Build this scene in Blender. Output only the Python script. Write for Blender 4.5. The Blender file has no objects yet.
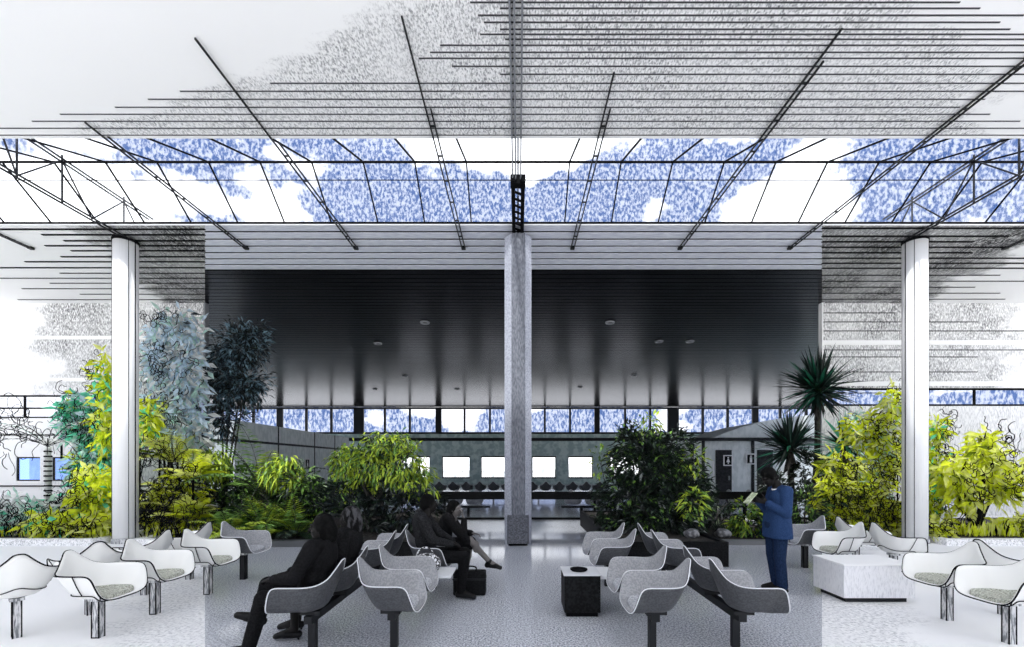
import bpy, bmesh, math, random
from mathutils import Vector as V, Matrix, noise as mnoise
C = bpy.context.scene
COL = C.collection
F, PX, PY, HC = 430.0, 518.0, 464.0, 1.7          # focal length in pixels, vanishing point, eye height
def at(x, y, Y): return V(((x-PX)*Y/F, Y, HC-(y-PY)*Y/F))

# ------------------------------------------------------------------ materials
def new_mat(name):
    m = bpy.data.materials.new(name); m.use_nodes = True
    return m, m.node_tree, m.node_tree.nodes['Principled BSDF']
def lk(t, a, b): t.links.new(a, b)
def node(t, typ, **kw):
    n = t.nodes.new(typ)
    for k, v in kw.items():
        if k.startswith('i_'): n.inputs[int(k[2:])].default_value = v
        else: setattr(n, k, v)
    return n
def mth(t, op, a, b=None, clamp=False):
    n = t.nodes.new('ShaderNodeMath'); n.operation = op; n.use_clamp = clamp
    for i, v in enumerate((a, b)):
        if v is None: continue
        if isinstance(v, (int, float)): n.inputs[i].default_value = v
        else: lk(t, v, n.inputs[i])
    return n.outputs[0]
def coords(t, scale=(1,1,1)):
    tc = node(t, 'ShaderNodeTexCoord'); mp = node(t, 'ShaderNodeMapping')
    mp.inputs['Scale'].default_value = scale
    lk(t, tc.outputs['Object'], mp.inputs[0]); return mp.outputs[0]
def noise(t, vec, scale, detail=2.0, rough=.5):
    n = node(t, 'ShaderNodeTexNoise'); n.inputs['Scale'].default_value = scale
    n.inputs['Detail'].default_value = detail; n.inputs['Roughness'].default_value = rough
    lk(t, vec, n.inputs['Vector']); return n.outputs['Fac']
def mapr(t, v, a, b, c=0., d=1., smooth=True):
    n = node(t, 'ShaderNodeMapRange'); n.interpolation_type = 'SMOOTHSTEP' if smooth else 'LINEAR'
    lk(t, v, n.inputs[0])
    for i, x in enumerate((a, b, c, d)): n.inputs[i+1].default_value = x
    return n.outputs[0]
def mixc(t, f, a, b):
    n = node(t, 'ShaderNodeMix', data_type='RGBA')
    if isinstance(f, (int, float)): n.inputs[0].default_value = f
    else: lk(t, f, n.inputs[0])
    for i, c in ((6, a), (7, b)):
        if isinstance(c, tuple): n.inputs[i].default_value = (*c, 1)
        else: lk(t, c, n.inputs[i])
    return n.outputs[2]
def plain(name, col, rough=.6, metal=0., spec=.3):
    m, t, b = new_mat(name)
    b.inputs['Base Color'].default_value = (*col, 1); b.inputs['Roughness'].default_value = rough
    b.inputs['Metallic'].default_value = metal; b.inputs['Specular IOR Level'].default_value = spec
    return m
def grain(name, c1, c2, scale=30, stretch=(1,1,1), rough=.6, lo=.4, hi=.6, spec=.3, detail=3., metal=0.):
    m, t, b = new_mat(name)
    f = mapr(t, noise(t, coords(t, stretch), scale, detail), lo, hi)
    lk(t, mixc(t, f, c1, c2), b.inputs['Base Color'])
    b.inputs['Roughness'].default_value = rough; b.inputs['Specular IOR Level'].default_value = spec
    b.inputs['Metallic'].default_value = metal
    return m
def hatch(name, cons, base=(.96,.96,.96), dark=(.16,.17,.19), lo=.42, hi=.62, scale=24, stretch=(1,1,1), rag=.8, ragscale=(1,1,1), soft=.3, spec=.1, rough=.8):
    """white surface pencilled over in grey; cons = half-spaces (a,b,c,d) whose ragged intersection is pencilled"""
    m, t, b = new_mat(name)
    vec = coords(t)
    sp = node(t, 'ShaderNodeSeparateXYZ'); lk(t, vec, sp.inputs[0])
    mask = None
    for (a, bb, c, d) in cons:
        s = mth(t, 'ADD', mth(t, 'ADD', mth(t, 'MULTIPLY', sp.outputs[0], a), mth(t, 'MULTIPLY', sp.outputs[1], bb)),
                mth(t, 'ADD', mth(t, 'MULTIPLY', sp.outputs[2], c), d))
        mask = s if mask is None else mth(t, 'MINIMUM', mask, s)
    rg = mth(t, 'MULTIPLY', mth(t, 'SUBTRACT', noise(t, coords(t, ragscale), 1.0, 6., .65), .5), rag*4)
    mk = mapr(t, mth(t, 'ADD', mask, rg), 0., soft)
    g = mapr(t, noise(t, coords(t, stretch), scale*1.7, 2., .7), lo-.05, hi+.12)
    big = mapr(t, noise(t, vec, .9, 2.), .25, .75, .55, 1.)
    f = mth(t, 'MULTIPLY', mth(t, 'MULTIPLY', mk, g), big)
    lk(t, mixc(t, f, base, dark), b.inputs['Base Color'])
    b.inputs['Roughness'].default_value = rough; b.inputs['Specular IOR Level'].default_value = spec
    return m
def glass_mat(name, tint=(1,1,1), refl=.08, rough=.02):
    m = bpy.data.materials.new(name); m.use_nodes = True; t = m.node_tree; t.nodes.clear()
    out = node(t, 'ShaderNodeOutputMaterial'); mx = node(t, 'ShaderNodeMixShader'); tr = node(t, 'ShaderNodeBsdfTransparent')
    gl = node(t, 'ShaderNodeBsdfGlossy'); gl.inputs['Roughness'].default_value = rough
    tr.inputs[0].default_value = (*tint, 1); mx.inputs[0].default_value = refl
    lk(t, tr.outputs[0], mx.inputs[1]); lk(t, gl.outputs[0], mx.inputs[2]); lk(t, mx.outputs[0], out.inputs[0])
    return m
WHITE = plain('white_paint', (.95,.95,.95), .7, spec=.1)
INK = plain('black_ink', (.005,.005,.006), .7, spec=.05)
DKGREY = plain('dark_grey_steel', (.016,.017,.019), .5, spec=.2)
BLACK = grain('black_laminate', (.0025,.0027,.003), (.010,.0105,.0115), 40, rough=.6, spec=.12)
STEEL = plain('grey_steel', (.22,.23,.25), .45)
GREYPENCIL = grain('grey_pencilled_steel', (.75,.75,.75), (.22,.23,.24), 18, (4,4,.6), rough=.7)
GLASS = glass_mat('clear_glass', (.97,.98,1.), .05)
FLANKGLASS = glass_mat('daylight_dimming_glass', (.82,.84,.87), .05)
BLUEGLASS = glass_mat('blue_glass', (.45,.6,.95), .06)

# ------------------------------------------------------------------ mesh builder
class MB:
    def __init__(s): s.v = []; s.f = []; s.m = []
    def add(s, vs, fs, mi=0):
        o = len(s.v); s.v += [tuple(x) for x in vs]; s.f += [tuple(i+o for i in f) for f in fs]; s.m += [mi]*len(fs); return s
    def box(s, lo, hi, mi=0):
        x0,y0,z0 = lo; x1,y1,z1 = hi
        return s.add([(x0,y0,z0),(x1,y0,z0),(x1,y1,z0),(x0,y1,z0),(x0,y0,z1),(x1,y0,z1),(x1,y1,z1),(x0,y1,z1)],
              [(0,3,2,1),(4,5,6,7),(0,1,5,4),(1,2,6,5),(2,3,7,6),(3,0,4,7)], mi)
    def prism(s, poly, z0, z1, mi=0):            # poly: ccw xy list
        n = len(poly)
        return s.add([(x,y,z0) for x,y in poly]+[(x,y,z1) for x,y in poly],
              [tuple(range(n-1,-1,-1)), tuple(range(n,2*n))]+[(i,(i+1)%n,(i+1)%n+n,i+n) for i in range(n)], mi)
    def bar(s, p, q, w, h=None, mi=0, up=None):
        p, q = V(p), V(q); h = h or w; d = (q-p).normalized()
        u = V(up) if up else (V((0,0,1)) if abs(d.z) < .95 else V((0,1,0)))
        a = d.cross(u).normalized()*w/2; b = a.cross(d).normalized()*h/2
        vs = [p-a-b,p+a-b,p+a+b,p-a+b,q-a-b,q+a-b,q+a+b,q-a+b]
        return s.add(vs, [(0,1,2,3),(7,6,5,4),(0,4,5,1),(1,5,6,2),(2,6,7,3),(3,7,4,0)], mi)
    def tube(s, pts, r, n=6, mi=0, closed=False):
        pts = [V(p) for p in pts]; k = len(pts); rs = r if isinstance(r, (list, tuple)) else [r]*k
        ref = None; vs = []; fs = []
        for i, p in enumerate(pts):
            d = (pts[(i+1)%k]-pts[i-1]) if (closed or 0 < i < k-1) else (pts[1]-pts[0] if i == 0 else pts[-1]-pts[-2])
            d = d.normalized() if d.length > 1e-9 else V((0,0,1))
            if ref is None: ref = V((0,0,1)) if abs(d.z) < .9 else V((1,0,0))
            a = d.cross(ref)
            if a.length < 1e-4: a = d.cross(V((1,.3,.2)))
            a.normalize(); b = d.cross(a); ref = -b if False else a.cross(d)
            for j in range(n):
                t = 2*math.pi*j/n; vs.append(p+(a*math.cos(t)+b*math.sin(t))*rs[i])
        for i in range(k if closed else k-1):
            for j in range(n):
                i2 = (i+1) % k
                fs.append((i*n+j, i*n+(j+1)%n, i2*n+(j+1)%n, i2*n+j))
        if not closed: fs += [tuple(range(n-1,-1,-1)), tuple((k-1)*n+j for j in range(n))]
        return s.add(vs, fs, mi)
    def lathe(s, c, prof, n=20, mi=0, caps=True):     # prof: (r,z) list
        c = V(c); vs = []; fs = []; k = len(prof)
        for r, z in prof:
            for j in range(n):
                t = 2*math.pi*j/n; vs.append(c+V((r*math.cos(t), r*math.sin(t), z)))
        for i in range(k-1):
            for j in range(n): fs.append((i*n+j, i*n+(j+1)%n, (i+1)*n+(j+1)%n, (i+1)*n+j))
        if caps: fs += [tuple(range(n-1,-1,-1)), tuple((k-1)*n+j for j in range(n))]
        return s.add(vs, fs, mi)
    def ell(s, c, rad, M=None, n=14, k=9, mi=0):
        c = V(c); M = M or Matrix.Identity(3); vs = []; fs = []
        for i in range(1, k):
            ph = math.pi*i/k
            for j in range(n):
                t = 2*math.pi*j/n
                vs.append(c+M@V((rad[0]*math.sin(ph)*math.cos(t), rad[1]*math.sin(ph)*math.sin(t), rad[2]*math.cos(ph))))
        vs += [c+M@V((0,0,rad[2])), c-M@V((0,0,rad[2]))]; T = len(vs)-2
        for i in range(k-2):
            for j in range(n): fs.append((i*n+j, (i+1)*n+j, (i+1)*n+(j+1)%n, i*n+(j+1)%n))
        for j in range(n):
            fs.append((T, j, (j+1)%n)); fs.append((T+1, (k-2)*n+(j+1)%n, (k-2)*n+j))
        return s.add(vs, fs, mi)
    def cap(s, p, q, r1, r2, n=12):                   # closed tapered capsule
        p, q = V(p), V(q); s.ell(p, (r1,)*3, n=n, k=8); s.ell(q, (r2,)*3, n=n, k=8)
        if (q-p).length > 1e-4: s.tube([p, q], [r1, r2], n)
        return s
    def leaf(s, p, d, L, W, mi=0, droop=.3, seg=2, rng=random, front=False):
        d = V(d).normalized(); u = V((rng.uniform(-.6,.6), -1, rng.uniform(-.2,.7))) if front else V((rng.uniform(-.4,.4), rng.uniform(-.4,.4), 1))
        a = d.cross(u)
        a = a.normalized() if a.length > 1e-3 else V((1,0,0))
        if seg == 1:
            m = p+d*L*.5; up = a.cross(d)*W*.15
            return s.add([p, m-a*W/2+up, p+d*L-V((0,0,droop*L*.3)), m+a*W/2+up], [(0,3,2,1)], mi)
        vs = []; q = V(p); step = L/seg; dd = d.copy(); wid = [.25]+[math.sin(math.pi*(.25+.75*i/seg)) for i in range(1, seg)]
        for i in range(seg):
            vs += [q-a*W*wid[i]/2, q+a*W*wid[i]/2]
            q = q+dd*step; dd = (dd-V((0,0,droop/seg))).normalized()
        vs.append(q); n = len(vs)-1
        fs = [(2*i, 2*i+1, 2*i+3, 2*i+2) for i in range(seg-1)]+[(n-2, n-1, n)]
        return s.add(vs, fs, mi)
    def build(s, name, mats, parent=None, smooth=False, local=False):
        me = bpy.data.meshes.new(name)
        off = V((0,0,0)) if (parent is None or local) else world_loc(parent)
        me.from_pydata([tuple(V(x)-off) for x in s.v], [], s.f)
        for m in (mats if isinstance(mats, (list, tuple)) else [mats]): me.materials.append(m)
        me.polygons.foreach_set('material_index', s.m)
        if smooth: me.polygons.foreach_set('use_smooth', [True]*len(s.f))
        me.update()
        o = bpy.data.objects.new(name, me); COL.objects.link(o)
        if parent: o.parent = parent
        return o
def world_loc(o):
    l = V(o.location)
    while o.parent: o = o.parent; l = l+V(o.location)
    return l
def tag(o, label=None, cat=None, group=None, kind=None):
    for k, v in (('label', label), ('category', cat), ('group', group), ('kind', kind)):
        if v: o[k] = v
    return o
def thing(name, label, cat, loc=(0,0,0), rz=0, group=None):
    o = bpy.data.objects.new(name, None); COL.objects.link(o); o.empty_display_size = .1
    o.location = loc; o.rotation_euler = (0,0,rz); return tag(o, label, cat, group)
def struct(name, mb, mats, parent=None, smooth=False):
    return tag(mb.build(name, mats, parent, smooth), kind='structure')
def bevel(o, w=.01, seg=2):
    m = o.modifiers.new('bevel', 'BEVEL'); m.width = w; m.segments = seg; m.limit_method = 'ANGLE'; return o
def catmull(pts, per=4, closed=False):
    pts = [V(p) for p in pts]; n = len(pts); out = []
    for i in range(n if closed else n-1):
        g = (lambda k: pts[k % n]) if closed else (lambda k: pts[min(max(k,0),n-1)])
        p0,p1,p2,p3 = g(i-1),g(i),g(i+1),g(i+2)
        for j in range(per):
            t = j/per
            out.append(.5*((2*p1)+(p2-p0)*t+(2*p0-5*p1+4*p2-p3)*t*t+(3*p1-p0-3*p2+p3)*t**3))
    if not closed: out.append(pts[-1])
    return out

# ------------------------------------------------------------------ camera, world, sun
cam = bpy.data.cameras.new('camera'); co = bpy.data.objects.new('camera', cam); COL.objects.link(co)
co.location = (0,0,HC); co.rotation_euler = (math.pi/2,0,0)
cam.sensor_width = 36; cam.lens = 36*F/1024; cam.shift_x = (512-PX)/1024; cam.shift_y = (PY-323.5)/1024
cam.clip_end = 500; C.camera = co
C.view_settings.view_transform = 'Standard'; C.view_settings.look = 'None'
C.view_settings.exposure = 0.85; C.view_settings.gamma = 1.0; C.view_settings.use_curve_mapping = False
C.cycles.use_denoising = True; C.cycles.denoising_prefilter = 'ACCURATE'; C.cycles.denoising_input_passes = 'RGB_ALBEDO_NORMAL'; C.cycles.max_bounces = 8; C.cycles.transparent_max_bounces = 12

w = bpy.data.worlds.new('sky'); C.world = w; w.use_nodes = True; t = w.node_tree; bg = t.nodes['Background']
tc = node(t, 'ShaderNodeTexCoord'); sp = node(t, 'ShaderNodeSeparateXYZ'); lk(t, tc.outputs['Generated'], sp.inputs[0])
mp = node(t, 'ShaderNodeMapping'); mp.inputs['Scale'].default_value = (1,1,1.7); mp.inputs['Location'].default_value = (3.3,1.1,.4)
lk(t, tc.outputs['Generated'], mp.inputs[0])
cl = mapr(t, noise(t, mp.outputs[0], 3.4, 5., .60), .42, .49)
mg = node(t, 'ShaderNodeMapping'); mg.inputs['Scale'].default_value = (1,1,.4); lk(t, tc.outputs['Generated'], mg.inputs[0]); gr = mapr(t, noise(t, mg.outputs[0], 260, 2., .6), .36, .62)
el = mapr(t, sp.outputs[2], .035, .06); cl = mth(t, 'ADD', cl, mapr(t, sp.outputs[2], .10, .25, .35, 0.), clamp=True)
fac = mth(t, 'MULTIPLY', mth(t, 'MULTIPLY', cl, el), mth(t, 'ADD', mth(t, 'MULTIPLY', gr, .32), .68))
lk(t, mixc(t, fac, (1.,1.,1.), (.052,.092,.215)), bg.inputs[0]); bg.inputs[1].default_value = 1.45
sun = bpy.data.lights.new('sun', 'SUN'); sun.energy = 2.6; sun.angle = math.radians(4); sun.color = (1,.98,.93)
so = bpy.data.objects.new('sun', sun); COL.objects.link(so)
so.rotation_euler = V((.10,.62,-1)).to_track_quat('-Z','Y').to_euler()

# ------------------------------------------------------------------ the setting
K = .728; KR = .707                                            # the hall fans out: its side lines run along |x| = K*y
H = 6.6
def terrazzo():
    m, t, b = new_mat('speckled_terrazzo')
    v = coords(t)
    f1 = mapr(t, noise(t, v, 52, 2., .75), .40, .60)
    f2 = mapr(t, noise(t, coords(t, (1,.5,1)), 1.1, 4.), .3, .7)
    c = mixc(t, f1, (.22,.235,.27), (.80,.82,.87)); c = mixc(t, mth(t, 'MULTIPLY', f2, .45), c, (.60,.62,.67))
    lk(t, c, b.inputs['Base Color']); lk(t, mapr(t, noise(t, v, 25, 2.), .3, .7, .05, .15), b.inputs['Roughness'])
    b.inputs['Specular IOR Level'].default_value = .6
    return m
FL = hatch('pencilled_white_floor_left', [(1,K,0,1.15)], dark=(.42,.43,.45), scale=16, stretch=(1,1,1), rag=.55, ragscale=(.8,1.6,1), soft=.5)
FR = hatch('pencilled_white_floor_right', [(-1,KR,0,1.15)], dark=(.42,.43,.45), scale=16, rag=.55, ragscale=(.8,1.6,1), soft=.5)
f = MB(); th = -.15
def slab(mb, poly, z0, z1, mi): mb.prism(poly, z0, z1, mi)
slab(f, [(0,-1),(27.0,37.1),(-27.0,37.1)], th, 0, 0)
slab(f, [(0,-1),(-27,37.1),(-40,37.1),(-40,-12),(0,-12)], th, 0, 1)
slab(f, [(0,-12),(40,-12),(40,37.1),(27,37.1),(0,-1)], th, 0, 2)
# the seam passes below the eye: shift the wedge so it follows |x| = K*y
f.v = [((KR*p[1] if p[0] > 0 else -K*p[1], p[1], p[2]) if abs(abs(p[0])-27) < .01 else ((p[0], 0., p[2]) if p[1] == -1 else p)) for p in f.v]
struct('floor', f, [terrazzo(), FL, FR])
# front ceiling, white with pencil shading
CF = hatch('pencilled_white_ceiling', [(1,.37,0,-.65+.35*0+ .0), (-1,.9,0,1.1)], dark=(.11,.115,.13), lo=.43, hi=.60, scale=17, stretch=(1.7,.8,1), rag=.9, ragscale=(.6,1.6,1), soft=.5)
t = CF.node_tree
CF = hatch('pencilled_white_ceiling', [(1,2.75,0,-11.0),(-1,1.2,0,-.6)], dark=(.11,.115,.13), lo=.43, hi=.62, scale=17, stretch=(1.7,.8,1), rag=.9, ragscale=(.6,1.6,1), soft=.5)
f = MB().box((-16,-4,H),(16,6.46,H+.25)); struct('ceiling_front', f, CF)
# line battens of the front ceiling: image row, left end, right end
rows = [(2,470,960),(8,500,980),(15,478,1024),(22,484,1000),(29,500,1010),(34,480,1040),(39,505,1040),(45,440,1040),(52,430,1040),(58,419,1040),(66,452,1040),(74,500,1040),
        (83,270,1060),(91,180,1060),(99,148,985),(107,115,960),(114,60,990),(121,32,1020),(128,-30,1040),(135,-30,1060)]
f = MB()
for (y, x0, x1) in rows:
    Y = (H-HC)*F/(PY-y); a = at(x0, y, Y); b = at(x1, y, Y); f.bar((a.x,Y,H-.004),(b.x,Y,H-.004), .013, .008)
struct('trim_1', f, plain('grey_ink', (.06,.06,.065), .8, spec=.1))
# slatted ceiling behind the skylight; its skylit brightness is put into the slat colour
SKYLITSLAT = grain('skylit_slat', (.66,.68,.78), (.80,.82,.90), 30, (.15,1,1), rough=.45)
def slats(name, mats, Y0, Y1, pitch, gap, depth, z=H):
    f = MB(); y = Y0
    while y < Y1-1e-3:
        y1 = min(y+pitch, Y1)-gap
        f.prism([(-K*y, y), (KR*y, y), (KR*y1, y1), (-K*y1, y1)], z, z+.012, 0)
        y += pitch
    f.prism([(-K*Y0, Y0), (KR*Y0, Y0), (KR*Y1, Y1), (-K*Y1, Y1)], z+depth, z+.07, 1)
    return struct(name, f, mats)
slats('ceiling_center', [SKYLITSLAT, INK], 8.82, 10.9, .30, .075, .014)
DARKSLAT = grain('dark_glossy_slat', (.010,.011,.013), (.026,.027,.03), 8, (.08,1,1), rough=.24, metal=.9); DARKSLAT.node_tree.nodes['Principled BSDF'].inputs['Specular Tint'].default_value = (.6,.6,.62,1)
slats('ceiling_back', [DARKSLAT, BLACK], 10.9, 37.0, .24, .03, .014)
# side bays
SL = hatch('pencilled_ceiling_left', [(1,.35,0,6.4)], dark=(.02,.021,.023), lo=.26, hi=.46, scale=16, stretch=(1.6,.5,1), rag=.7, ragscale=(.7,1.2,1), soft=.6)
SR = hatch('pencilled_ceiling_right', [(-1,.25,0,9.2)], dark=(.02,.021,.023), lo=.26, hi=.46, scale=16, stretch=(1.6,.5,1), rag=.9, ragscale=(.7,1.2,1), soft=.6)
YW = 13.1
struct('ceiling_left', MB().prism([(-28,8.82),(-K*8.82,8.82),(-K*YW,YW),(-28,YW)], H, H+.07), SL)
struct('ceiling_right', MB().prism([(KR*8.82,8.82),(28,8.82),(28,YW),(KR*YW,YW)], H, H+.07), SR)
f = MB()
for (y, x0) in [(229,-20),(234.5,42),(240.5,64),(245.5,45),(250.5,71),(256.5,61),(261.5,25),(267.5,-20),(273,60),(278,0),(283,50),(288.5,22),(294,80),(299.5,18)]:
    Y = (H-HC)*F/(PY-y); a = at(x0, y, Y); f.bar((a.x,Y,H-.006),(-K*Y,Y,H-.006), .05 if y < 270 else .03, .016)
struct('trim_2', f, INK)
f = MB()
for (y, x1) in [(228,1040),(236,1010),(241.5,974),(247,1002),(252.5,972),(258,1040),(263,1040),(268,1040),(275,1000),(281,1040),(287,975),(293,1000),(299,1005)]:
    Y = (H-HC)*F/(PY-y); a = at(x1, y, Y); f.bar((KR*Y,Y,H-.006),(a.x,Y,H-.006), .05 if y < 270 else .03, .016)
struct('trim_3', f, INK)
# side walls at YW
def yz(y): return HC-(y-PY)*YW/F
def xw(x): return (x-PX)*YW/F
WL = hatch('pencilled_wall_left', [(1,0,.12,14.3)], dark=(.07,.072,.08), lo=.32, hi=.6, scale=12, stretch=(1.6,1,.6), rag=.9, ragscale=(.7,1,1.4), soft=1.)
WR = hatch('pencilled_wall_right', [(-1,0,.1,15.0)], dark=(.07,.072,.08), lo=.32, hi=.6, scale=12, stretch=(1.6,1,.6), rag=.9, ragscale=(.7,1,1.4), soft=1.)
WL2 = hatch('pencilled_lower_wall', [(1,0,0,14.6)], dark=(.33,.34,.36), lo=.4, hi=.7, scale=12, stretch=(1.6,1,.4), rag=.9, soft=1.)
WR2 = hatch('pencilled_lower_wall_right', [(-1,0,0,17)], dark=(.30,.31,.33), lo=.4, hi=.7, scale=12, stretch=(1.6,1,.4), rag=.9, soft=1.)
xs = K*YW; xsr = KR*YW
f = MB()
f.box((-28,YW,yz(395)),(-xs,YW+.1,H), 0)
zs0, zs1 = yz(481), yz(457)
f.box((-28,YW,zs1),(-xs,YW+.1,yz(418)), 1); f.box((-28,YW,0),(-xs,YW+.1,zs0), 1)
for a, b in ((-28,xw(16)),(xw(40),xw(52)),(xw(75),-xs)): f.box((a,YW,zs0),(b,YW+.1,zs1), 1)
struct('wall_left', f, [WL, WL2])
f = MB(); f.box((xsr,YW,yz(388)),(28,YW+.1,H), 0); f.box((xsr,YW,0),(28,YW+.1,yz(406)), 1)
struct('wall_right', f, [WR, WR2])
f = MB()
for y in (338,380): f.box((-28,YW-.03,yz(y+1.5)),(-xs,YW+.01,yz(y-2)))
struct('trim_4', f, WHITE)
f = MB()
for y in (343,384): f.box((xsr,YW-.03,yz(y+2)),(28,YW+.01,yz(y-2.5)))
struct('trim_5', f, WHITE)
f = MB()
for y in [313,322,331,350,357,364,372,393]: f.box((xsr,YW-.012,yz(y)-.012),(28-(y%5)*2.5-9,YW+.01,yz(y)+.012))
struct('trim_6', f, DKGREY)
def window(name, x0, x1, z0, z1, Y, nx, fw, frame, glass, depth=.1, rails=(), xs_=None):
    m = MB(); m.box((x0,Y-depth,z0),(x1,Y+depth,z0+fw)); m.box((x0,Y-depth,z1-fw),(x1,Y+depth,z1))
    for r in rails: m.box((x0,Y-depth,r-fw/2),(x1,Y+depth,r+fw/2))
    o = tag(m.build(name, frame), kind='structure')
    for x in (xs_ or [x0+(x1-x0)*i/nx for i in range(nx+1)]):
        x, ww = x if isinstance(x, tuple) else (x, fw)
        tag(MB().box((x-ww/2,Y-depth*1.1,z0+fw),(x+ww/2,Y+depth*.9,z1-fw)).build('mullion', frame, o), kind='structure')
    tag(MB().box((x0,Y-.012,z0+.01),(x1,Y+.012,z1-.01)).build('glazing', glass, o), kind='structure')
    return o
window('window_1', -28, -xs, yz(418), yz(395), YW+.05, 10, .05, INK, GLASS, .02, rails=(yz(408),))
window('window_2', xsr, 28, yz(406), yz(388), YW+.05, 8, .06, INK, GLASS, .02)
window('window_3', xw(16), xw(40), zs0, zs1, YW+.05, 1, .04, INK, BLUEGLASS, .02)
window('window_4', xw(52), xw(75), zs0, zs1, YW+.05, 1, .04, INK, BLUEGLASS, .02)
f = MB()                                            # ink mullion lines of the drawn wall
for x in (62,90): f.box((xw(x)-.02,YW-.03,yz(459)),(xw(x)+.02,YW,yz(408)))
for x in (140,160,178): f.box((xw(x)-.02,YW-.03,yz(545)),(xw(x)+.02,YW,yz(395)))
for y in (435,486): f.box((xw(0),YW-.03,yz(y)-.02),(-xs,YW,yz(y)+.02))
struct('trim_7', f, INK)
# end posts of the side walls and unseen flanks added along the fan
CONC = grain('grey_concrete', (.22,.24,.25), (.34,.36,.37), 6, rough=.8)
PALEC = grain('pale_concrete', (.66,.71,.71), (.80,.84,.84), 5, (1,1,.5), rough=.8)
f = MB().box((-xs-.0,YW-.06,0),(-xs+.05,YW+.1,H)); struct('trim_8', f, STEEL)
f = MB().box((xsr-.04,YW-.06,0),(xsr,YW+.1,H)); struct('trim_9', f, WHITE)
for nm, sd in (('window_14',-1),('window_15',1)):    # unseen glazed flanks, added to control daylight in the back hall
    kk = KR if sd > 0 else K; p0 = V((sd*(kk*YW+.5), YW+.35, 0)); p1 = V((sd*(kk*37+.5), 36.9, 0)); d = p1-p0; wm = MB()
    wm.bar(p0+V((0,0,.05)), p1+V((0,0,.05)), .1); wm.bar(p0+V((0,0,H-.06)), p1+V((0,0,H-.06)), .1); wm.bar(p0+V((0,0,3)), p1+V((0,0,3)), .08)
    wo = tag(wm.build(nm, DKGREY), kind='structure')
    for k in range(13): tag(MB().bar(p0+d*k/12+V((0,0,.1)), p0+d*k/12+V((0,0,H-.1)), .09).build('mullion', DKGREY, wo), kind='structure')
    tag(MB().bar(p0+V((0,0,H/2)), p1+V((0,0,H/2)), .02, H-.2).build('glazing', FLANKGLASS, wo), kind='structure')
# back wall with four square windows and the long window strip under the ceiling
YB = 37.0
def xb(x): return (x-PX)*YB/F
def zb(y): return HC-(y-PY)*YB/F
TEAL = grain('teal_grey_wall', (.46,.60,.58), (.74,.86,.82), 2.2, (1,1,1), rough=.85, detail=5.)
sq = [(400,430),(442,470),(481,507),(532,556),(568,593),(610,640)]
f = MB(); z0, z1 = zb(478.5), zb(456)
f.box((-27.5,YB,0),(27.5,YB+.3,z0)); f.box((-27.5,YB,z1),(27.5,YB+.3,zb(434)))
e = [-27.5]+[xb(v) for p in sq for v in p]+[27.5]
for i in range(0, len(e), 2): f.box((e[i],YB,z0),(e[i+1],YB+.3,z1))
struct('wall_back', f, TEAL)
for i, (a, b) in enumerate(sq): window('window_%d' % (5+i), xb(a), xb(b), z0, z1, YB+.15, 1, .12, DKGREY, GLASS)
xm = [253.6,280,306.5,331.5,359,385,410,438.6,464.6,490,518,544.8,570,597,625,650,673,702.6,727.5,755,780,806]
wide = {359:.85,673:.95,280:.5,438.6:.5,597:.45,755:.5,518:.5}
window('window_11', -27.5, 27.5, zb(434), H-.02, YB, 1, .16, DKGREY, GLASS, rails=(), xs_=[(xb(x), wide.get(x, .16)) for x in [228,200]+xm])
f = MB().box((-27.5,YB-.2,zb(441)),(27.5,YB,zb(438))); struct('trim_10', f, DKGREY)
PALEG = grain('pale_grey_timber', (.45,.46,.47), (.7,.71,.72), 5, (3,3,.3), rough=.9)
o = thing('fence', 'pale picket fence outside the square back windows', 'fence', (0,41,0))
for k in range(-60, 60):
    hh = 1.1+.5*mnoise.noise((k*.37,3.1,0))
    if k % 6 == 0: MB().box((k*.2-.05,40.95,0),(k*.2+.05,41.08,1.7)).build('post', PALEG, o)
m = MB()
for k in range(-60, 60): m.box((k*.2+.04,41.0,.1),(k*.2+.15,41.04,1.15+.35*mnoise.noise((k*.37,3.1,0))))
m.build('pickets', PALEG, o)
MB().box((-12,41.04,.9),(12,41.08,1.0)).build('rail', PALEG, o)
# left service block
YL0, YL1, XL, ZL = 17.6, 29.5, -11.6, 3.5
f = MB().box((-20,YL0,0),(XL,YL1,ZL)); struct('wall_block_left', f, PALEC)
f = MB()
for y in (20.8,24.5,27.2): f.box((XL,y-.03,0),(XL+.03,y+.03,ZL))
f.box((XL,YL0,2.62),(XL+.05,YL1,2.72)); f.box((-20,YL0-.05,2.62),(XL+.05,YL0,2.72)); struct('trim_11', f, DKGREY)
# right service block with two doors, sloped parapet
YR = 20.0
def xr(x): return (x-PX)*YR/F
def zr(y): return HC-(y-PY)*YR/F
top = [(690,438),(713,438),(722,434),(742,427),(765,421),(790,417),(830,413),(860,412)]
f = MB(); pts = [(xr(x), zr(y)) for x, y in top]; poly = [(xr(690),0)]+pts+[(xr(860),0)]
n = len(poly)
f.add([(x,YR,z) for x,z in poly]+[(x,YR+4,z) for x,z in poly], [tuple(range(n-1,-1,-1)), tuple(range(n,2*n))]+[(i,(i+1)%n,(i+1)%n+n,i+n) for i in range(n)])
f.f = [tuple(reversed(q)) for q in f.f]
struct('wall_block_right', f, PALEC)
f = MB().box((xr(690),YR-.3,zr(441)),(xr(860),YR,zr(438)))
for x in (692,703,752.5): f.box((xr(x)-.06,YR-.06,0),(xr(x)+.06,YR,zr(438)))
struct('trim_12', f, DKGREY)
DOORM = grain('dark_door', (.02,.021,.023), (.035,.036,.039), 10, rough=.5, spec=.15)
SIGNW = plain('white_sign', (.85,.85,.85), .5)
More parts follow.
